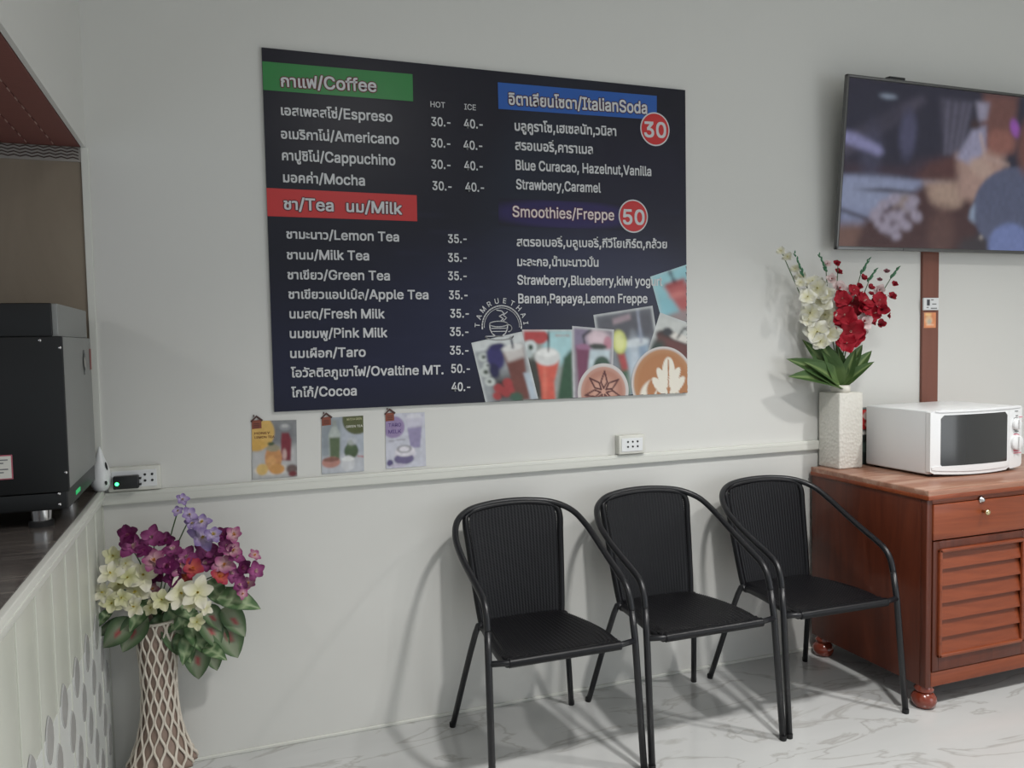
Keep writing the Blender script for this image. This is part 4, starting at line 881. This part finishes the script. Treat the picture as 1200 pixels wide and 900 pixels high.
def orient(o, pos, nrm, roll, s):
    z = Vector(nrm).normalized(); x = Vector((0, 0, 1)).cross(z)
    if x.length < .05: x = Vector((1, 0, 0))
    x.normalize(); y = z.cross(x); R = Matrix((x, y, z)).transposed().to_4x4() @ Matrix.Rotation(roll, 4, 'Z')
    o.matrix_local = Matrix.Translation(pos) @ R @ Matrix.Scale(s, 4)
def put(me, name, root, pos, nrm, s, roll=None):
    o = bpy.data.objects.new(name, me); C.objects.link(o); o.parent = root
    orient(o, Vector(pos)-root.location, nrm, random.uniform(0, 6.28) if roll is None else roll, s); return o
TOCAM = lambda p: (CAM-Vector(p)).normalized()

# left arrangement
PURP = bloom('orchid', (176, 96, 150), (100, 26, 78), (222, 196, 190), tilt=.45)
PURD = bloom('orchid', (120, 36, 96), (84, 22, 66), (160, 90, 120), tilt=.6)
PINK = bloom('orchid', (214, 180, 180), (142, 56, 112), (226, 170, 110), tilt=.5)
REDP = bloom('orchid', (206, 110, 90), (150, 34, 70), (230, 150, 90), tilt=.6)
LILA = bloom('orchid', (196, 182, 210), (126, 104, 158), (206, 180, 96), tilt=.4)
CREA = bloom('plain', (214, 212, 166), (222, 218, 204), (208, 190, 90), n=5, Wd_=.66, tilt=.35, curl=.25)
CRYE = bloom('plain', (190, 190, 130), (208, 206, 176), (190, 176, 80), n=5, Wd_=.66, tilt=.5)
def leaf_mesh(cols, n=9, wd=.36, fold=.25, droop=.35):
    """leaf along +X, length 1; cols(u across 0..1, t along) -> colour"""
    v = []; f = []; c = []
    for i in range(n+1):
        t_ = i/n; half = wd*math.sin(PI*min(1, .05+.95*t_)**.8)**.8 if t_ < 1 else 0
        for k in range(-3, 4):
            s = k/3; v.append((t_, s*half, fold*abs(s)*half*1.6-droop*t_*t_)); c.append(lin(cols(abs(s), t_)))
    for i in range(n):
        for k in range(6): a = i*7+k; f.append((a, a+7, a+8, a+1))
    o = ob('leaf', v, f, m_leaf, None, True, vc=np.array(c)); d_ = o.data; bpy.data.objects.remove(o); return d_
def calad(u, t_):
    if u < .2 and .35 < t_ < .66: return (168, 78, 82)
    if u > .9: return (66, 90, 62)
    if .5 < u < .8 and .1 < t_ < .9: return (98, 120, 86)
    return (136, 146, 122)
def calag(u, t_): return (62, 88, 58) if u > .75 else ((150, 168, 130) if u < .2 or (int(t_*9) % 3 == 0 and u < .75) else (86, 114, 76))
CAL = leaf_mesh(calad); CAG = leaf_mesh(calag); GLL = leaf_mesh(lambda u, t_: (116, 136, 84) if u < .2 else ((66, 92, 50) if t_ > .3 else (88, 112, 64)), 10, .17, .35, .3)
fa = thing('orchid_bouquet', 'bouquet of purple orchids over cream flowers and red-veined leaves in the tall lattice vase', 'flowers', (-.225, -.125, .56))
MOUTH = Vector((-.225, -.125, .55))
def flower(me, px, py, Y, s, name='blossom', root=fa, cen=Vector((-.14, -.02, .60)), k=.55):
    p = at(px, py, Y); n = (p-cen).normalized()*k+TOCAM(p)*(1-k)+Vector((random.uniform(-.35, .35), random.uniform(-.2, .2), random.uniform(-.3, .3)))
    return put(me, name, root, p, n, s)
LF = [(PURD, 151, 626, 13), (PURP, 155, 641, 15), (PURP, 178, 629, 13), (PURD, 193, 634, 11), (PINK, 181, 657, 14), (PURD, 195, 663, 14), (PURP, 203, 644, 12), (PINK, 210, 663, 14), (PURP, 218, 652, 12), (PURD, 168, 645, 9),
      (LILA, 214, 585, 7), (LILA, 208, 599, 6), (LILA, 222, 603, 9), (LILA, 237, 612, 10), (LILA, 225, 613, 8), (LILA, 236, 631, 16), (LILA, 250, 627, 10), (PURP, 240, 644, 14),
      (PURD, 261, 627, 10), (PINK, 274, 627, 10), (PURP, 265, 640, 10), (PINK, 273, 645, 10), (PURP, 277, 653, 9), (PINK, 298, 651, 8), (PURP, 299, 669, 11), (PURD, 283, 665, 12), (PINK, 262, 662, 13), (REDP, 257, 676, 12),
      (PURP, 240, 661, 12), (REDP, 227, 666, 13), (REDP, 217, 675, 11), (PURP, 280, 684, 11), (PINK, 291, 684, 9), (PINK, 284, 696, 7), (PURD, 204, 676, 12), (PURP, 250, 652, 11), (PURD, 186, 675, 10), (PURP, 270, 672, 11),
      (CRYE, 133, 652, 12), (CREA, 130, 672, 13), (CREA, 121, 694, 11), (CREA, 168, 674, 17), (CREA, 160, 693, 17), (CREA, 158, 711, 12), (CREA, 211, 694, 17), (CREA, 232, 694, 17), (CRYE, 131, 706, 12), (CRYE, 190, 703, 13),
      (CREA, 240, 712, 9), (CRYE, 231, 728, 10), (CRYE, 140, 685, 13), (CRYE, 177, 712, 9), (CREA, 148, 660, 9), (CRYE, 150, 676, 12), (PINK, 180, 690, 9), (CRYE, 222, 708, 8), (CRYE, 143, 700, 11)]
for me, x, y, s in LF:
    Y = -.17-.05*math.cos((x-210)/95*1.3)+random.uniform(-.03, .03)
    if me in (CREA, CRYE): Y -= .03
    p = at(x, y, Y); flower(me, x, y, Y, s*.00345)
def leaf(me, root, a, b_, s=None, nrm=None, name='leaf', wk=1):
    a = Vector(a); b_ = Vector(b_); d_ = (b_-a); L = d_.length; X = d_.normalized(); Zn = Vector(nrm) if nrm else TOCAM(b_)*.8+Vector((random.uniform(-.3, .3), 0, .45)); Y_ = Zn.cross(X).normalized(); Z_ = X.cross(Y_)
    o = bpy.data.objects.new(name, me); C.objects.link(o); o.parent = root
    M_ = Matrix((X, Y_, Z_)).transposed().to_4x4(); o.matrix_local = Matrix.Translation(a-root.location) @ M_ @ Matrix.Diagonal((L, L*wk, L, 1)); return o
LV = [(CAL, 156, 727, 118, 757, 1), (CAL, 150, 730, 113, 740, .8), (CAL, 170, 722, 140, 762, 1), (CAG, 172, 728, 146, 746, 1), (CAG, 196, 722, 173, 755, .9), (CAL, 196, 727, 216, 768, .9), (CAG, 212, 712, 192, 742, 1), (CAG, 230, 716, 205, 735, 1),
      (CAG, 214, 738, 222, 775, 1), (CAL, 236, 722, 262, 756, 1), (CAL, 256, 722, 281, 770, 1.0), (CAL, 262, 712, 288, 742, .9), (CAG, 256, 700, 302, 706, .8), (CAL, 232, 752, 231, 797, 1), (CAL, 246, 745, 252, 787, .9), (CAG, 218, 730, 246, 762, .9),
      (CAG, 250, 735, 268, 760, .9), (CAG, 176, 705, 150, 735, .9), (CAG, 244, 680, 262, 706, 1.1), (CAG, 225, 742, 212, 776, .8), (CAG, 200, 700, 232, 722, 1), (CAL, 238, 712, 262, 734, 1), (CAG, 130, 716, 112, 732, .8), (CAG, 240, 758, 262, 768, .8)]
for me, x0, y0, x1, y1, wk in LV:
    Ya = -.15+random.uniform(-.03, .01); Yb = Ya-.045+random.uniform(-.02, .02); leaf(me, fa, at(x0, y0, Ya), at(x1, y1, Yb), wk=wk)
g = G()
for (x, y) in ((151, 640), (180, 640), (224, 605), (240, 640), (270, 640), (298, 665), (285, 690), (130, 660), (165, 690), (230, 695), (262, 660), (122, 694), (208, 600)):
    p = at(x, y, -.16); m1 = MOUTH.lerp(p, .5)+Vector((0, .03, .04)); g.tube([MOUTH-fa.location-Vector((0, 0, .08)), MOUTH-fa.location, m1-fa.location, p-fa.location+Vector((0, .012, 0))], .0022, 6, smooth=4)
g.tube([at(236, 632, -.17)-fa.location, at(222, 605, -.17)-fa.location, at(216, 588, -.165)-fa.location], .0016, 6, smooth=3)
g.ob('stem', m_stem, fa, True)

# lattice vase on a low white block
vz = .072
t = thing('round_plinth', 'low white round block under the tall lattice flower vase', 'plinth', (-.225, -.125, 0))
g = G(); g.lathe([(.088, 0), (.09, .003), (.09, vz-.004), (.087, vz)], n=40); auto(g.ob('block', m_trim, t))
va = thing('lattice_vase', 'tall taupe vase with raised cream diamond lattice and flared foot', 'vase', (-.225, -.125, vz))
VH = .485
def vr(z):
    Z = [0, .03, .09, .16, .24, .33, .42, .485]; R_ = [.103, .094, .073, .058, .052, .054, .061, .068]
    return float(np.interp(z, Z, R_))
Zs = [i/40*VH for i in range(41)]
mod = lambda a, z: 1+.10*max(0, 1-z/.07)*math.cos(a*12)
g = G(); g.lathe([(vr(z)-.004, z) for z in Zs]+[(vr(VH)-.009, VH), (vr(VH)-.012, VH-.05)], n=96, mod=mod); g.ob('body', mat('taupe_ceramic', (142, 122, 110), .55), va, True)
m_cream = ramp_noise(mat('cream_glaze', (214, 204, 190), .45), [(196, 184, 168), (226, 220, 208)], 30)
rib0 = None; NR = 26
for k in range(NR):
    a0 = 2*PI*k/NR; pts = []
    for i in range(113):
        z = .004+i/112*(VH-.006); a = a0+(PI/NR)*.80*math.cos(PI*z/.042+PI*k); r = (vr(z)+.001)*mod(a, z); pts.append((r*math.cos(a), r*math.sin(a), z))
    g = G(); g.tube(pts, [.0042+.0012*max(0, 1-i/25) for i in range(113)], 6, flat=.8); g.ob('lattice_rib', m_cream, va, True)
g = G(); g.tube([((vr(VH)-.003)*math.cos(a), (vr(VH)-.003)*math.sin(a), VH) for a in [2*PI*k/48 for k in range(49)]], .005, 8); g.ob('rim', m_cream, va, True)

# ---------------------------------------------------------------- white vase and gladioli on the cabinet
VX, VY = 2.592, -.083
t = thing('square_vase', 'tall white square vase with bumpy surface on the left end of the cabinet', 'vase', (VX, VY, CH))
m_vase = mat('white_dimpled_ceramic', (216, 214, 206), .35, spec=.5)
N, K, b = nodes(m_vase); tc = N.new('ShaderNodeTexCoord'); vo = N.new('ShaderNodeTexVoronoi'); vo.inputs['Scale'].default_value = 70; bp = N.new('ShaderNodeBump'); bp.inputs['Strength'].default_value = .55; bp.inputs['Distance'].default_value = .004
K.new(tc.outputs['Object'], vo.inputs['Vector']); K.new(vo.outputs['Distance'], bp.inputs['Height']); K.new(bp.outputs[0], b.inputs['Normal'])
g = G(); g.box(-.0655, .0655, -.0655, .0655, 0, .335, .007); auto(g.ob('body', m_vase, t))
g = G(); n = 28
g.lathe([(.040, .333), (.044, .350), (.040, .366), (.034, .366), (.034, .34)], n=n, mod=lambda a, z: 1+.05*math.cos(4*a)); g.ob('collar', mat('white_collar', (222, 218, 208), .5), t, True)
gl = thing('gladiolus_bouquet', 'bouquet of white and red gladioli with green tips in the white square vase', 'flowers', (VX, VY, CH+.36))
WH = bloom('plain', (220, 216, 176), (228, 227, 218), (206, 200, 140), n=6, Wd_=.95, tilt=.35, curl=.3, ruff=.1)
RE = bloom('plain', (140, 14, 30), (166, 24, 44), (220, 180, 170), n=6, Wd_=.95, tilt=.4, curl=.3, ruff=.1)
PW = bloom('double', (224, 190, 190), (222, 206, 204), (200, 60, 80), n=5, Wd_=.8, tilt=.6)
RD = bloom('plain', (120, 14, 30), (150, 20, 40), (90, 20, 30), n=5, Wd_=.7, tilt=.9)
MV = bloom('plain', (150, 120, 124), (146, 84, 96), (110, 120, 80), n=4, Wd_=.5, tilt=1.1)
CB = Vector((VX, VY, CH+.45))
GF = [(WH, 959, 338, 12), (WH, 952, 331, 10), (WH, 962, 353, 14), (WH, 968, 345, 10), (WH, 946, 348, 10), (WH, 950, 367, 13), (WH, 968, 369, 14), (WH, 957, 389, 14), (WH, 971, 391, 14), (WH, 947, 375, 9), (WH, 962, 400, 10), (WH, 938, 331, 6),
      (WH, 915, 294, 5), (WH, 923, 301, 6), (WH, 932, 315, 6), (WH, 938, 325, 7), (PW, 969, 309, 5), (PW, 983, 338, 11), (PW, 993, 347, 9), (PW, 984, 360, 10), (PW, 1012, 377, 12), (PW, 1009, 389, 9), (PW, 985, 377, 8),
      (RD, 980, 309, 6), (RD, 982, 320, 7), (RD, 1011, 327, 7), (RD, 1007, 336, 6), (RD, 1019, 338, 7), (RD, 1048, 334, 6), (MV, 1038, 319, 7), (MV, 1030, 328, 6), (RD, 1020, 345, 5), (PW, 1030, 340, 8),
      (RE, 987, 350, 10), (RE, 998, 354, 11), (RE, 1012, 353, 13), (RE, 1013, 362, 10), (RE, 1030, 352, 10), (RD, 1044, 349, 9), (RD, 1033, 363, 11), (RE, 1024, 367, 10), (RD, 1031, 381, 9), (RE, 990, 370, 13), (RE, 1003, 371, 13),
      (RE, 996, 388, 16), (RE, 1002, 394, 12), (RE, 992, 402, 11), (RE, 985, 384, 10), (RD, 1021, 376, 8), (PW, 975, 327, 7), (RE, 1000, 340, 7), (RD, 1040, 370, 6)]
for me, x, y, s in GF:
    Y = -.12+random.uniform(-.045, .03); flower(me, x, y, Y, s*.0045, root=gl, cen=Vector((VX, .02, 1.45)), k=.5)
def tip(a, b_, col=(58, 112, 78)):
    a = Vector(a)-gl.location; b_ = Vector(b_)-gl.location; g = G(); d_ = b_-a; n = 8
    for k in range(n):
        p = a+d_*(k/n); q = p+d_.normalized()*.024*(1-.5*k/n)+Vector(((.007 if k % 2 else -.007)*(1-.5*k/n), -.004*(1 if k % 3 else -1), 0)); g.tube([p, p.lerp(q, .5)+(q-p).orthogonal().normalized()*.001, q], [.0035*(1-.5*k/n)+.001, .0062*(1-.5*k/n), .001], 6)
    g.ob('green_tip', mat('green_bud_tip', col, .5) if 'green_bud_tip' not in bpy.data.materials else bpy.data.materials['green_bud_tip'], gl, True)
TP = [((941.5, 323), (930, 293)), ((969, 318), (959, 296)), ((1009, 321), (1019, 302)), ((1017, 330), (1027, 315)), ((1044, 326), (1053, 313))]
for a, b_ in TP: tip(at(*a, -.12), at(*b_, -.13))
base = Vector((VX, VY, CH+.36))
for tipx, tipy in ((915, 293), (941, 322), (968, 318), (982, 310), (1009, 320), (1018, 330), (1044, 326)):
    p = at(tipx, tipy, -.105); m1 = base.lerp(p, .45)+Vector((0, .02, .03)); g = G(); g.tube([base-gl.location-Vector((0, 0, .2)), base-gl.location, m1-gl.location, p-gl.location], [.003, .003, .0026, .0018], 7, smooth=5); g.ob('stem', m_stem, gl, True)
for x1, y1, Y, wk in ((943, 416, -.15, 1), (944, 430, -.17, 1), (953, 402, -.12, .9), (970, 398, -.14, 1), (1021, 408, -.15, 1), (1010, 400, -.12, .9), (1018, 422, -.19, 1), (985, 405, -.11, .9), (960, 420, -.16, 1.1), (1000, 412, -.15, 1.1)):
    a = base+Vector((random.uniform(-.015, .015), -.005, 0)); leaf(GLL, gl, a, at(x1, y1, Y), wk=.95*wk)
